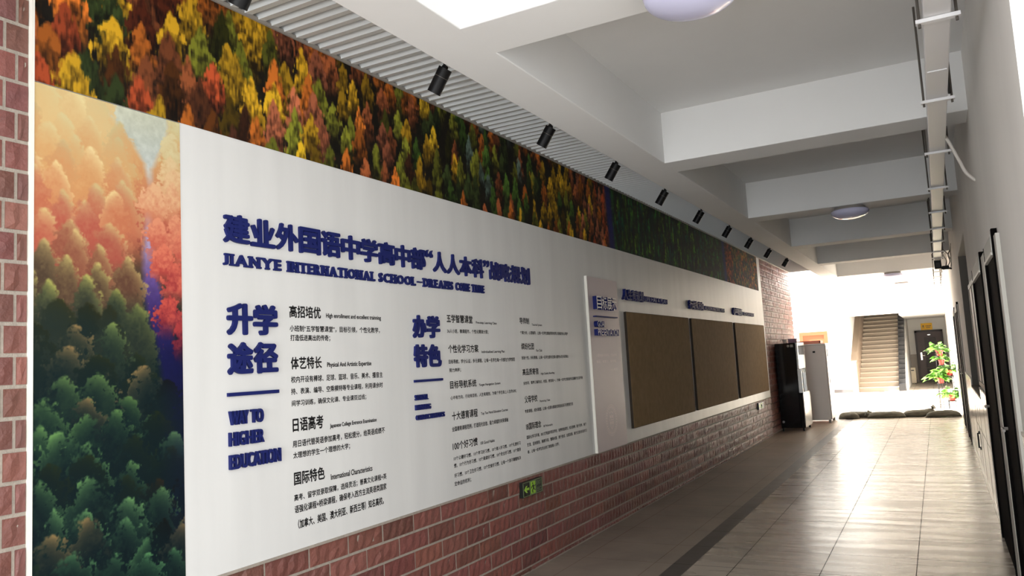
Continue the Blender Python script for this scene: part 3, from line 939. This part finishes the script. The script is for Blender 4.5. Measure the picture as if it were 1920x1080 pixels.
entry('五学智慧课堂', (4.240, 4.562), (1.808, 1.863), 'Five-step Learning Class', (4.604, 4.892), (1.804, 1.826),
      [('36人小班，微课超市，个性化精准分层；', 4.240, 4.768, 1.738, 1.768)])
entry('个性化学习方案', (4.242, 4.620), (1.611, 1.666), 'Individualized Learning Plan', (4.660, 4.988), (1.602, 1.624),
      [('目标导航，学分认证，多元课程，让每一名学生每一天都在为梦想而', 4.241, 5.137, 1.541, 1.570), ('努力奔跑；', 4.243, 4.384, 1.486, 1.514)])
entry('目标导航系统', (4.243, 4.570), (1.381, 1.434), 'Target Navigation System', (4.603, 4.900), (1.378, 1.399),
      [('心中有方向，行动有目标，人生有规划，为每个学生装上人生的GPS；', 4.242, 5.136, 1.310, 1.338)])
entry('十大德育课程', (4.248, 4.567), (1.181, 1.236), 'Top Ten Moral Education Courses', (4.610, 4.988), (1.183, 1.206),
      [('全国德育课程范例，打造阳光自信、能力卓越的未来领袖', 4.242, 4.984, 1.110, 1.142)])
entry('100个好习惯', (4.240, 4.547), (0.992, 1.046), '100 Good Habits', (4.583, 4.775), (0.991, 1.012),
      [('10个公德好习惯，10个学习好习惯，10个做人好习惯，10个礼貌好习', 4.245, 5.153, 0.928, 0.955), ('惯，10个行为好习惯，10个阅读好习惯，10个安全好习惯，10个健身', 4.245, 5.151, 0.883, 0.911),
       ('好习惯，10个卫生好习惯，10个饮食好习惯，让每一个孩子掌握有决', 4.245, 5.145, 0.822, 0.850), ('定命运的权利；', 4.241, 4.442, 0.768, 0.799)])
entry('导师制', (5.246, 5.405), (1.821, 1.870), 'Tutorial System', (5.448, 5.627), (1.806, 1.828),
      [('个案分析，心理辅导，让每一名学生都能得到老师父母般的关心呵护', 5.245, 6.113, 1.741, 1.769)])
entry('缤纷社团', (5.250, 5.462), (1.625, 1.677), 'Fun Club', (5.497, 5.602), (1.608, 1.628),
      [('张扬个性，多彩青春，让每一名学生都有发展兴趣特长的多彩舞台', 5.247, 6.096, 1.549, 1.577)])
entry('高品质寄宿', (5.247, 5.516), (1.431, 1.482), 'High Quality Boarding', (5.556, 5.802), (1.422, 1.443),
      [('全封闭，营养三餐两点，校医、教官统一，为每一名学生营造舒适温馨的生活环境', 5.250, 6.370, 1.360, 1.386)])
entry('父母学校', (5.256, 5.470), (1.223, 1.278), 'Parenting Class', (5.509, 5.692), (1.210, 1.231),
      [('专家课程，成长联盟，让每一名家长都能找到适合孩子的教育方法', 5.250, 6.132, 1.148, 1.176)])
entry('IB国际理念', (5.255, 5.508), (1.022, 1.075), 'IB Philosophy', (5.547, 5.714), (1.014, 1.035),
      [('国际化学习环境，IBO文凭组织项目学校，培养积极探究、知识渊博、勤于思考、善于', 5.255, 6.386, 0.955, 0.983), ('交流、坚持原则、胸襟开阔、懂得关爱、勇于尝试、全面发展、善于反思的终身学习', 5.254, 6.389, 0.900, 0.928), ('者，让每一名学生走出校门就能融入世界；', 5.256, 5.812, 0.847, 0.875)])

for body, y0, y1, en, e0, e1 in (('人生有规划', 7.48, 8.10, 'LIFE HAS A PLAN', 8.13, 8.94), ('行动有方向', 9.88, 10.57, 'ACTION HAS DIRECTION', 10.63, 11.75), ('心中有目标', 12.33, 12.98, 'GOALS IN HEART', 13.05, 13.89)):
    raised(body, y0, (y1 - y0) / 5, 2.115, 2.226, 0.03, 0.03, panel, M['navy'], fill=.96)
    mb = MB(); text(mb, en, e0, e1, 2.128, 2.184, XW, 0.05, 0.03, 3); mb.build('raised_word', M['navy'], panel)

# lilac goal sign standing proud of the panel
gs = thing('goal_sign_panel', 'narrow lilac vertical sign with a school crest, mounted on the white panel', 'sign', (XW, 6.94, 0.694))
XG = XW + .022
mb = MB(); mb.box(XW, XG, 6.56, 7.315, 0.694, 2.285); mb.build('board', M['lilac'], gs)
mb = MB(); mb.box(XW, XG + .002, 6.553, 6.56, 0.694, 2.287); mb.build('white_edge', M['trim'], gs)
raised('目标展示', 6.665, 0.128, 1.985, 2.105, 0.012, 0.04, gs, [M['navy'], M['lettertop']], facemi=1, x=XG)
mb = MB(); mb.box(XG, XG + .035, 6.65, 7.19, 1.914, 1.924); mb.build('divider_bar', M['navy'], gs)
mb = MB(); text(mb, 'GOAL', 6.655, 6.845, 1.822, 1.876, XG, .0, .04, 3, 0, 1); mb.build('raised_word', [M['navy'], M['lettertop']], gs)
mb = MB(); text(mb, 'PRESENTATION', 6.655, 7.185, 1.742, 1.802, XG, .0, .04, 3, 0, 1); mb.build('raised_word', [M['navy'], M['lettertop']], gs)
mb = MB()
text(mb, '人要有奋斗的目标，才能活得', 6.665, 7.18, 1.548, 1.574, XG + .0006, .006)
text(mb, '精彩、有意义、有价值。', 6.665, 7.165, 1.490, 1.516, XG + .0006, .006)
text(mb, '——校训', 6.99, 7.175, 1.412, 1.436, XG + .0006, .006)
mb.build('small_text', M['emblem'], gs)
# crest: rings, ring of marks and a quartered shield
mb = MB()
cy, cz = 6.935, 0.955
def ring(r, w, seg=48):
    for k in range(seg):
        a, b = 2 * math.pi * k / seg, 2 * math.pi * (k + 1) / seg
        mb.face([(XG + .0008, cy + q * math.cos(e), cz + q * math.sin(e)) for q, e in ((r, a), (r + w, a), (r + w, b), (r, b))])
ring(.142, .003); ring(.102, .0025); ring(.135, .0015)
for k in range(30):
    a = 2 * math.pi * k / 30; h = .009
    mb.face([(XG + .0008, cy + q * math.cos(a + e), cz + q * math.sin(a + e)) for q, e in ((.113, -.05), (.129, -.05), (.129, .05), (.113, .05))])
sh = [(-.052, .082), (-.026, .068), (0, .088), (.026, .068), (.052, .082), (.054, -.01), (.04, -.055), (0, -.09), (-.04, -.055), (-.054, -.01)]
n = len(sh)
for i in range(n):
    a, b = sh[i], sh[(i + 1) % n]
    mb.face([(XG + .001, cy + p[0] * s, cz + p[1] * s) for p, s in ((a, 1), (b, 1), (b, .9), (a, .9))])
mb.face([(XG + .001, cy + a, cz + b) for a, b in ((-.003, -.07), (.003, -.07), (.003, .06), (-.003, .06))])
mb.face([(XG + .001, cy + a, cz + b) for a, b in ((-.045, .0), (.045, .0), (.045, .006), (-.045, .006))])
for sy, sz in ((-1, 1), (1, 1), (-1, -1), (1, -1)):
    c1, c2 = cy + sy * .024, cz + sz * .028 + .004
    mb.face([(XG + .001, c1 + .016 * math.cos(a), c2 + .018 * math.sin(a)) for a in [2 * math.pi * k / 5 + .3 for k in range(5)]])
mb.build('crest', M['emblem'], gs)

# three brown pin boards
for (y0, y1), lab in (((7.515, 9.765), 'widest-looking brown pin board, beside the lilac sign'), ((9.91, 12.18), 'middle brown pin board on the white wall panel'), ((12.36, 14.665), 'far brown pin board, closest to the black water dispenser')):
    t = thing('pin_board', lab, 'pin board', (XW, (y0 + y1) / 2, 0.82), group='brown pin boards on the white panel')
    mb = MB(); mb.box(XW, XW + .026, y0, y1, 0.822, 1.992); mb.build('backing', M['pinedge'], t)
    mb = MB(); mb.box(XW + .0255, XW + .029, y0 + .004, y1 - .004, 0.826, 1.988); mb.build('felt_surface', M['pin'], t)

# exit signs on the brick plinth
def exit_sign(y0, y1, z0, z1, lab):
    t = thing('exit_sign', lab, 'exit sign', (-2.76, (y0 + y1) / 2, z0))
    x = -2.745
    mb = MB(); mb.box(-2.775, x, y0, y1, z0, z1); mb.build('plate', M['signdark'], t)
    w, h = y1 - y0, z1 - z0
    mb = MB()
    for q in ((y0 + .004, y1 - .004, z0 + .004, z0 + .008), (y0 + .004, y1 - .004, z1 - .008, z1 - .004), (y0 + .004, y0 + .009, z0 + .004, z1 - .004), (y1 - .009, y1 - .004, z0 + .004, z1 - .004), (y0 + w * .345, y0 + w * .36, z0 + .006, z1 - .006), (y0 + w * .655, y0 + w * .67, z0 + .006, z1 - .006)):
        mb.box(x - .001, x + .0012, *q)
    mb.build('border_lines', M['sage'], t)
    mb = MB()
    c, m = z0 + h * .5, y0 + w * .18
    mb.face([(x + .0012, m + a * w, c + b * h) for a, b in ((-.13, 0), (-.03, .22), (.05, .22), (-.02, .08), (.13, .08), (.13, -.08), (-.02, -.08), (.05, -.22), (-.03, -.22))])
    mb.box(x - .001, x + .001, y0 + w * .39, y0 + w * .63, z0 + h * .10, z1 - h * .10)
    mb.build('green_symbols', M['signgreen'], t)
    mb = MB()
    k = y0 + w * .51
    def lim(p, r): mb.tube([(x + .0016, k + a * w, c + b * h) for a, b in p], r * h, seg=6)
    mb.tube([(x + .0012, k - .02 * w, c + .27 * h), (x + .0022, k - .02 * w, c + .27 * h)], .065 * h, seg=12)
    lim([(-.01, .18), (.01, -.05)], .06)
    lim([(.01, -.05), (-.05, -.18), (-.04, -.34)], .035); lim([(.01, -.05), (.06, -.16), (.11, -.20)], .035)
    lim([(-.01, .14), (-.08, .05), (-.10, -.04)], .028); lim([(-.01, .14), (.07, .06), (.10, .12)], .028)
    mb.build('running_figure', M['signdark'], t)
    mb = MB(); text(mb, 'EXIT', y0 + w * .70, y1 - .02, c + h * .08, z1 - h * .16, x + .001, .02); text(mb, '出口', y0 + w * .70, y1 - .02, z0 + h * .14, c - h * .06, x + .001, .01)
    mb.build('sign_text', M['sage'], t)
exit_sign(5.112, 5.43, 0.548, 0.658, 'green and black exit sign with arrow on brick below the printed text')
exit_sign(13.66, 14.11, 0.55, 0.662, 'small green exit sign on brick near the black water dispenser')

# ------------------------------------------------------------------ spotlights
def spotlight():
    t = thing('track_spotlight', '', 'spotlight', (0, 0, 0), group='black spotlights along the slatted strip')
    # origin: mount on the slatted ceiling; body leans to the wall (-x)
    mb = MB(); mb.lathe([(0, 0.0), (.032, 0.0), (.032, -.016), (0.0, -.016)], (0, 0, 0), 20); mb.build('canopy', M['black'], t, smooth=True)
    mb = MB(); mb.tube([(0, 0, .04), (0, 0, -.115)], .0085, 10); mb.tube([(0, -.012, -.112), (0, .012, -.112)], .014, 10); mb.build('stem', M['black'], t, smooth=True)
    ax = Vector((-.082, 0, -.116)).normalized()
    c0 = Vector((.004, 0, -.118)); L = .146; R = .0385
    u = Vector((0, 1, 0)); w = ax.cross(u)
    def cyl(a, b, r0, mbx, seg=28, inner=None):
        prof = [(0, a), (r0, a), (r0, b), (0 if inner is None else inner, b)]
        if inner is not None: prof += [(inner, b - .02), (0, b - .02)]
        n0 = len(mbx.v)
        for r, h in prof:
            for k in range(seg):
                an = 2 * math.pi * k / seg
                mbx.v.append(tuple(c0 + ax * h + (u * math.cos(an) + w * math.sin(an)) * r))
        for i in range(len(prof) - 1):
            for k in range(seg):
                a2 = n0 + i * seg + k; b3 = n0 + i * seg + (k + 1) % seg
                mbx.f.append((a2, b3, b3 + seg, a2 + seg)); mbx.m.append(0)
    mb = MB(); cyl(0, .050, R, mb); dh = mb.build('driver_housing', M['black'], t, smooth=True)
    mb = MB(); cyl(.050, .053, R - .0015, mb); mb.build('joint_ring', M['rod'], dh, smooth=True)
    mb = MB(); cyl(.053, L, R, mb, inner=.031); lb = mb.build('lamp_body', M['black'], t, smooth=True)
    mb = MB(); cyl(L - .022, L - .018, .030, mb); mb.build('lens', M['steel'], lb, smooth=True)
    return t
sp = spotlight()
ords = ['first', 'second', 'third', 'fourth', 'fifth', 'sixth', 'seventh', 'eighth', 'ninth', 'last']
for i, y in enumerate((2.13, 3.50, 4.83, 6.10, 7.44, 8.79, 10.16, 11.50, 12.94, 14.59)):
    lab = f'{ords[i]} black cylinder spotlight along the slatted strip, counting from the near poster end'
    if i == 0: lab = 'black cylinder spotlight over the tall misty poster, cut off at the top'
    if i == 9: lab = 'black cylinder spotlight hanging over the bare brick at the far wall end'
    loc = (-2.215, y, 3.256)
    if i == 0:
        sp.location = (-2.22, 2.13, 3.215); sp['label'] = lab
    else:
        copy_tree(sp, loc, lab)

# ------------------------------------------------------------------ round ceiling lights
def ceiling_light():
    t = thing('ceiling_light', '', 'ceiling light', (0, 0, 0), group='round ceiling lights under the beams')
    mb = MB(); mb.lathe([(0, 0), (.15, 0), (.158, -.02), (.150, -.035), (0, -.035)], (0, 0, 0), 48); mb.build('base_plate', M['lampbase'], t, smooth=True)
    prof = [(.15, -.03), (.182, -.034), (.192, -.045), (.188, -.055)]
    for k in range(1, 11):
        a = k / 10 * math.pi / 2
        prof.append((.188 * math.cos(a), -.055 - .072 * math.sin(a)))
    mb = MB(); mb.lathe(prof, (0, 0, 0), 64); mb.build('diffuser', M['lamp'], t, smooth=True)
    return t
cl = ceiling_light()
for i, (x, y, lab) in enumerate(((-0.735, 3.03, 'large round white ceiling light on the closest beam, cut by the top edge'), (-0.69, 9.04, 'round white ceiling light under the third visible crossbeam'), (-0.68, 17.86, 'small distant round ceiling light just before the bright lobby'), (-0.63, 21.03, 'faint round ceiling light over the bright lobby, beyond all others'))):
    if i == 0: cl.location = (x, y, 3.0); cl['label'] = lab
    else: copy_tree(cl, (x, y, 3.0), lab)

# ------------------------------------------------------------------ cable tray
ct = thing('cable_tray', 'white overhead cable trunk on hangers running along the right wall', 'cable tray', (0.128, 8, 2.85))
mb = MB(); mb.box(0.078, 0.180, -2.8, 14.5, 2.85, 2.93); mb.build('trunk', M['whitemetal'], ct, bevel=0.004)
mb = MB(); mb.box(0.085, 0.172, 4.36, 4.46, 2.845, 2.852); mb.build('joint_cover', M['whitemetal'], ct)
for i, y in enumerate((0.9, 2.3, 3.63, 4.88, 6.24, 7.69, 9.12, 10.45, 11.80, 13.13, 14.08, 16.8, 18.1, 19.45, 20.6, 21.6)):
    mb = MB(); mb.box(0.048, 0.214, y - .016, y + .016, 2.832, 2.848); mb.build('crossbar', M['whitemetal'], ct)
    inb = [c for c in ((2.86, 3.19), (5.82, 6.17), (8.88, 9.20), (11.82, 12.14), (14.65, 14.97), (17.70, 18.02), (20.87, 21.19)) if c[0] - .01 < y < c[1] + .01]
    zt = 3.0 if inb else 3.40
    for x in (0.062, 0.200):
        mb = MB(); mb.tube([(x, y, 2.815), (x, y, zt)], 0.006, 8); mb.build('rod', M['rod'], ct)
t = thing('junction_box', 'dark square box hanging at the end of the white cable trunk', 'box', (0.12, 14.6, 2.7))
mb = MB(); mb.box(0.075, 0.178, 14.50, 14.66, 2.705, 2.845); mb.build('housing', M['black'], t, bevel=0.01)
mb = MB(); mb.box(0.095, 0.158, 14.492, 14.502, 2.73, 2.80); mb.build('cover', M['cable'], t)
t = thing('security_camera', 'black camera unit with bracket on the right wall near tangled wires', 'camera', (0.3, 14.6, 2.7))
mb = MB(); mb.box(0.18, 0.285, 14.52, 14.62, 2.685, 2.745); mb.build('body', M['black'], t, bevel=0.012)
mb = MB(); mb.tube([(0.285, 14.57, 2.70), (0.32, 14.57, 2.69)], .016, 10); mb.build('bracket', M['black'], t)
mb = MB(); mb.tube([(0.183, 14.55, 2.715), (0.165, 14.545, 2.712)], .022, 14); mb.build('lens', M['cable'], t)

def curve_pts(pts, n=8):
    P = [Vector(p) for p in pts]; out = []
    for i in range(len(P) - 1):
        p0, p1, p2, p3 = P[max(i - 1, 0)], P[i], P[i + 1], P[min(i + 2, len(P) - 1)]
        for k in range(n):
            t = k / n
            out.append(0.5 * ((2 * p1) + (p2 - p0) * t + (2 * p0 - 5 * p1 + 4 * p2 - p3) * t * t + (3 * p1 - p0 - 3 * p2 + p3) * t ** 3))
    out.append(P[-1]); return out
mb = MB(); mb.tube(curve_pts([(0.178, 5.93, 2.872), (0.19, 5.9, 2.835), (0.212, 5.9, 2.775), (0.245, 5.9, 2.68), (0.275, 5.9, 2.60), (0.322, 5.9, 2.545)]), 0.011, 10)
tag(mb.build('flexible_conduit', M['hose'], smooth=True), 'white flexible hose curving from the cable trunk into the right wall', 'hose')
mb = MB(); mb.tube(curve_pts([(0.19, 4.86, 2.86), (0.189, 4.84, 2.90), (0.187, 4.82, 2.99), (0.185, 4.8, 3.06), (0.20, 4.8, 3.12), (0.213, 4.8, 3.165), (0.205, 4.8, 3.175), (0.19, 4.8, 3.13), (0.184, 4.8, 3.06)]), 0.007, 6)
tag(mb.build('hanging_wire', M['cable'], smooth=True), 'thin black wire looped beside the white cable trunk', 'wire')
for pts, lab in (([(0.17, 13.5, 2.93), (0.21, 13.7, 2.92), (0.27, 14.0, 2.88), (0.319, 14.3, 2.80)], 'upper black wire sagging from cable trunk to the right wall'),
                 ([(0.17, 13.7, 2.92), (0.22, 14.0, 2.84), (0.25, 14.3, 2.80), (0.24, 14.55, 2.745)], 'black wire dropping from cable trunk to the camera unit'),
                 ([(0.318, 14.1, 2.96), (0.28, 14.2, 2.88), (0.30, 14.4, 2.80), (0.27, 14.57, 2.745)], 'black wire looping from the wall down to the camera unit'),
                 ([(0.318, 13.6, 2.99), (0.31, 13.9, 2.90), (0.316, 14.3, 2.78), (0.308, 14.5, 2.71)], 'black wire running down the right wall near the camera unit')):
    mb = MB(); mb.tube(curve_pts(pts), 0.008, 6)
    tag(mb.build('loose_wire', M['cable'], smooth=True), lab, 'wire', 'loose wires by the camera unit')

# ------------------------------------------------------------------ water dispensers
bd = thing('water_dispenser', 'tall black water dispenser with steel front against the brick wall', 'water dispenser', (-2.55, 16.0, 0))
mb = MB(); mb.box(-2.748, -2.37, 15.6, 16.45, 0.06, 1.655); mb.box(-2.40, -2.315, 15.6, 16.45, 0.06, 0.70); mb.build('cabinet', M['blackgloss'], bd, bevel=0.012)
mb = MB(); mb.box(-2.371, -2.335, 15.60, 16.45, 1.16, 1.655); uf = mb.build('upper_front', M['steel'], bd, bevel=0.006)
mb = MB(); mb.box(-2.334, -2.326, 15.72, 16.33, 1.42, 1.60); mb.build('display', M['blackgloss'], uf)
mb = MB(); mb.box(-2.372, -2.30, 15.6, 15.625, 0.70, 1.16); mb.box(-2.372, -2.345, 16.425, 16.45, 0.70, 1.16); mb.box(-2.372, -2.31, 15.6, 16.45, 0.70, 0.715); mb.build('alcove_trim', M['steel'], bd)
for k in range(4):
    yy = 15.74 + .18 * k
    mb = MB(); mb.tube([(-2.36, yy, 1.14), (-2.33, yy, 1.14), (-2.325, yy, 1.08)], .012, 8); mb.build('tap', M['steel'], bd)
mb = MB(); mb.box(-2.318, -2.30, 15.6, 16.45, 0.07, 0.70); mb.build('lower_door', M['steel'], bd, bevel=0.005)
for q in ((-2.35, 15.63), (-2.35, 16.38), (-2.72, 15.63), (-2.72, 16.38)):
    mb = MB(); mb.tube([(q[0], q[1], 0), (q[0], q[1], 0.065)], .016, 10); mb.build('leg', M['black'], bd)
mb = MB(); mb.tube([(-2.70, 15.6, 0.18), (-2.70, 15.585, 0.18)], .022, 12); mb.build('drain_cap', M['steel'], bd)
mb = MB(); mb.tube([(-2.50, 15.602, 1.60), (-2.50, 15.598, 1.60)], .025, 14); mb.box(-2.462, -2.41, 15.597, 15.602, 1.575, 1.625); mb.build('sticker', M['greymetal'], bd)

wd = thing('water_boiler', 'plain white upright cabinet standing beyond the black water dispenser', 'water dispenser', (-2.35, 17.5, 0))
mb = MB(); mb.box(-2.70, -2.045, 17.25, 18.0, 0.06, 1.60); mb.build('cabinet', M['whitemetal'], wd, bevel=0.02)
mb = MB(); mb.box(-2.70, -2.03, 17.24, 18.01, 1.585, 1.625); mb.build('lid', M['whitemetal'], wd, bevel=0.012)
mb = MB(); mb.box(-2.05, -2.025, 17.25, 18.0, 0.08, 1.585); fd = mb.build('front_door', M['whitemetal'], wd, bevel=0.01)
mb = MB(); mb.box(-2.027, -2.018, 17.36, 17.42, 1.35, 1.5); mb.box(-2.027, -2.018, 17.4, 17.43, 0.8, 0.9); mb.build('control_panel', M['black'], fd)
mb = MB(); mb.box(-2.29, -2.24, 17.243, 17.251, 1.44, 1.475); mb.build('badge', M['black'], wd)
for q in ((-2.08, 17.30), (-2.08, 17.95), (-2.66, 17.30), (-2.66, 17.95)):
    mb = MB(); mb.box(q[0] - .025, q[0] + .025, q[1] - .025, q[1] + .025, 0, 0.065); mb.build('foot', M['greymetal'], wd)

t = thing('paper_cup', 'white crumpled paper cup on top of the black dispenser', 'cup', (-2.62, 15.8, 1.656))
mb = MB(); mb.lathe([(.03, 0), (.045, .075), (.04, .075), (.026, .006), (0, .006)], (-2.58, 15.75, 1.656), 16); mb.build('cup_wall', M['paper'], t, smooth=True)
mb = MB(); mb.tube(curve_pts([(-2.626, 15.75, 1.69), (-2.66, 15.75, 1.70), (-2.65, 15.75, 1.72), (-2.625, 15.75, 1.72)]), .006, 6); mb.build('handle', M['paper'], t)
t = thing('small_box', 'small mauve cardboard box on top of the black dispenser', 'box', (-2.46, 15.9, 1.656))
mb = MB(); mb.box(-2.53, -2.38, 15.85, 15.98, 1.656, 1.735); mb.build('carton', M['purple'], t, bevel=0.004)
mb = MB(); mb.box(-2.535, -2.375, 15.845, 15.985, 1.722, 1.74); mb.build('lid', M['purple'], t, bevel=0.003)
t = thing('storage_tray', 'flat pink tray lying on top of the white cabinet', 'tray', (-2.4, 17.6, 1.626))
mb = MB(); mb.box(-2.62, -2.15, 17.4, 17.85, 1.626, 1.66); mb.build('tray_base', M['pink'], t, bevel=0.006)
mb = MB()
for q in ((-2.63, -2.61, 17.39, 17.86), (-2.16, -2.14, 17.39, 17.86), (-2.63, -2.14, 17.39, 17.41), (-2.63, -2.14, 17.84, 17.86)): mb.box(*q, 1.63, 1.69)
mb.build('tray_rim', M['pink'], t)

# ------------------------------------------------------------------ sandbags
def sandbag(x0, x1, yc, r, zr, lab, rise=0.0, tie=None, seed=0):
    t = thing('sandbag', lab, 'sandbag', ((x0 + x1) / 2, yc, 0), group='dark sandbags across the lobby threshold')
    rng = random.Random(seed)
    n, seg = 26, 18
    mb = MB(); n0 = 0
    for i in range(n):
        s = i / (n - 1)
        k = (1 - abs(2 * s - 1) ** 4) ** .5 if 0 < s < 1 else 0.0
        k = max(k, .12)
        zc = zr * k * .98 + 0.002
        lift = rise * max(0, (s - .62) / .38) ** 1.3
        for j in range(seg):
            a = 2 * math.pi * j / seg
            q = 1 + .12 * math.sin(3 * a + 7 * s + seed) * .5 + rng.uniform(-.05, .05)
            y = yc + r * k * math.cos(a) * q + .02 * math.sin(5 * s + seed)
            z = max(zc + zr * k * math.sin(a) * q, 0.003) + lift
            mb.v.append((x0 + (x1 - x0) * s, y, z))
    for i in range(n - 1):
        for j in range(seg):
            a = i * seg + j; b = i * seg + (j + 1) % seg
            mb.f.append((a, b, b + seg, a + seg)); mb.m.append(0)
    mb.f.append(tuple(range(seg))); mb.m.append(0)
    mb.f.append(tuple((n - 1) * seg + j for j in range(seg))); mb.m.append(0)
    mb.build('bag_body', M['sand'], t, smooth=True)
    if tie is not None:
        x, dx, z = tie
        mb = MB(); mb.tube([(x, yc, z), (x + dx * .4, yc, z + .015), (x + dx * .8, yc - .01, z + .03)], [.04, .034, .05], 10); mb.build('tied_neck', M['sand'], t, smooth=True)
    return t
sandbag(-2.02, -1.60, 18.22, .11, .068, 'flat dark sandbag end poking out beside the white cabinet', seed=1)
sandbag(-1.95, -1.33, 18.42, .12, .068, 'long dark sandbag second from the white cabinet, with tied neck', tie=(-1.38, -.10, .09), seed=2)
sandbag(-1.46, -0.72, 18.30, .13, .068, 'grey-green sandbag in the middle of the row across the threshold', tie=(-1.42, -.09, .07), seed=3)
sandbag(-0.80, -0.17, 18.46, .13, .072, 'sandbag with a raised lumpy end near the plant stand', rise=.07, tie=(-.24, .06, .17), seed=4)
sandbag(-0.36, 0.29, 18.24, .12, .068, 'dark sandbag lying against the right wall below the plants', seed=5)

# ------------------------------------------------------------------ plant stand and potted plants
ps = thing('plant_stand', 'black wire plant stand with stepped shelves in the bright lobby', 'plant stand', (0.07, 20.5, 0))
def shelf(x, y, z, r):
    mb = MB(); mb.lathe([(0, 0), (r, 0), (r, .012), (0, .012)], (x, y, z), 24); mb.build('shelf', M['black'], ps)
slots = [(0.012, 20.5, 1.20, .085), (0.035, 20.42, 1.00, .075), (0.165, 20.5, .745, .095), (-0.02, 20.42, .585, .085), (0.165, 20.42, .185, .09)]
for x, y, z, r in slots: shelf(x, y, z - .013, r)
for x, y, zt in ((-0.085, 20.46, .62), (-0.07, 20.55, 1.25), (0.09, 20.55, 1.22), (0.10, 20.4, .20), (0.235, 20.46, .78), (-0.01, 20.4, .60)):
    mb = MB(); mb.tube([(x, y, 0), (x, y, zt)], .007, 8); mb.build('leg', M['black'], ps)
mb = MB()
mb.tube([(-0.085, 20.46, .1), (0.235, 20.46, .1)], .005, 6)
for x, y, z, r in slots: mb.tube([(x - r * .9, 20.55, z - .02), (x + r * .9, 20.55, z - .02)], .006, 6); mb.tube([(x, y, z - .02), (x, 20.55, z - .02)], .006, 6)
mb.build('cross_rail', M['black'], ps)

def leaf_geo(mb, base, direction, L, droop, roll):
    d = Vector(direction).normalized(); s = d.cross(Vector((0, 0, 1)))
    s = s.normalized() if s.length > 1e-3 else Vector((1, 0, 0))
    s = (Matrix.Rotation(roll, 3, d) @ s)
    n = s.cross(d)
    out = [(0, 0), (.10, .30), (.30, .42), (.55, .36), (.80, .18), (1, 0)]
    mid = []; l = []; r = []
    for t, w in out:
        p = Vector(base) + d * (t * L) - Vector((0, 0, 1)) * (droop * L * t * t)
        mid.append(p); l.append(p + s * w * L + n * w * L * .25); r.append(p - s * w * L + n * w * L * .25)
    for i in range(5):
        mb.face([mid[i], mid[i + 1], l[i + 1], l[i]]) if i else mb.face([mid[0], mid[1], l[1]])
        mb.face([mid[i], r[i], r[i + 1], mid[i + 1]]) if i else mb.face([mid[0], r[1], mid[1]])
def potted(x, y, z, rt, h, nleaf, spread, lab, lean=0.0, seed=0):
    rng = random.Random(seed)
    t = thing('potted_plant', lab, 'potted plant', (x, y, z), group='potted vines on the black stand')
    mb = MB(); mb.lathe([(0, 0), (rt * .72, 0), (rt * .95, h * .8), (rt * 1.05, h * .8), (rt * 1.05, h), (rt * .93, h), (rt * .9, h * .85), (0, h * .85)], (x, y, z), 24); pt = mb.build('pot', M['pot'], t, smooth=True)
    mb = MB(); mb.lathe([(0, h * .88), (rt * .88, h * .86)], (x, y, z), 20); mb.build('soil', M['soil'], pt)
    mb = MB(); ms = MB()
    for k in range(nleaf):
        a = rng.uniform(0, 2 * math.pi); e = rng.uniform(-.1, 1.3)
        l = spread * rng.uniform(.35, 1.0)
        d = Vector((math.cos(a) * math.cos(e) + lean, math.sin(a) * math.cos(e), math.sin(e) * .75 + .1))
        b = Vector((x, y, z + h * .9)); tip = b + d * l
        tip.z -= .25 * l * rng.random()
        tip.x = min(tip.x, .235)
        ms.tube([b, (b + tip) / 2 + Vector((0, 0, .03)), tip], .003, 5)
        leaf_geo(mb, tip, (d.x, d.y - .3, d.z * .4 - .2), rng.uniform(.09, .14), rng.uniform(.1, .5), rng.uniform(-.7, .7))
    mb.build('foliage', M['leaf'], t, smooth=True); ms.build('stems', M['leaf'], t)
potted(0.012, 20.5, 1.20, .078, .135, 42, .24, 'potted vine in a red pot at the top of the stand', lean=-.25, seed=1)
potted(0.035, 20.42, 1.00, .066, .12, 26, .17, 'small red pot tucked just below the topmost plant', seed=2)
potted(0.165, 20.5, .745, .085, .135, 50, .25, 'red potted vine on the middle shelf toward the wall', lean=.05, seed=3)
potted(-0.02, 20.42, .585, .075, .13, 64, .27, 'leaf-hidden red pot on the lower middle shelf facing the stairs', lean=-.2, seed=4)
potted(0.165, 20.42, .185, .078, .14, 52, .26, 'red potted vine on the lowest shelf near the floor', lean=-.05, seed=5)

bpy.data.objects.remove(_co, do_unlink=True)
bpy.data.curves.remove(_cu)
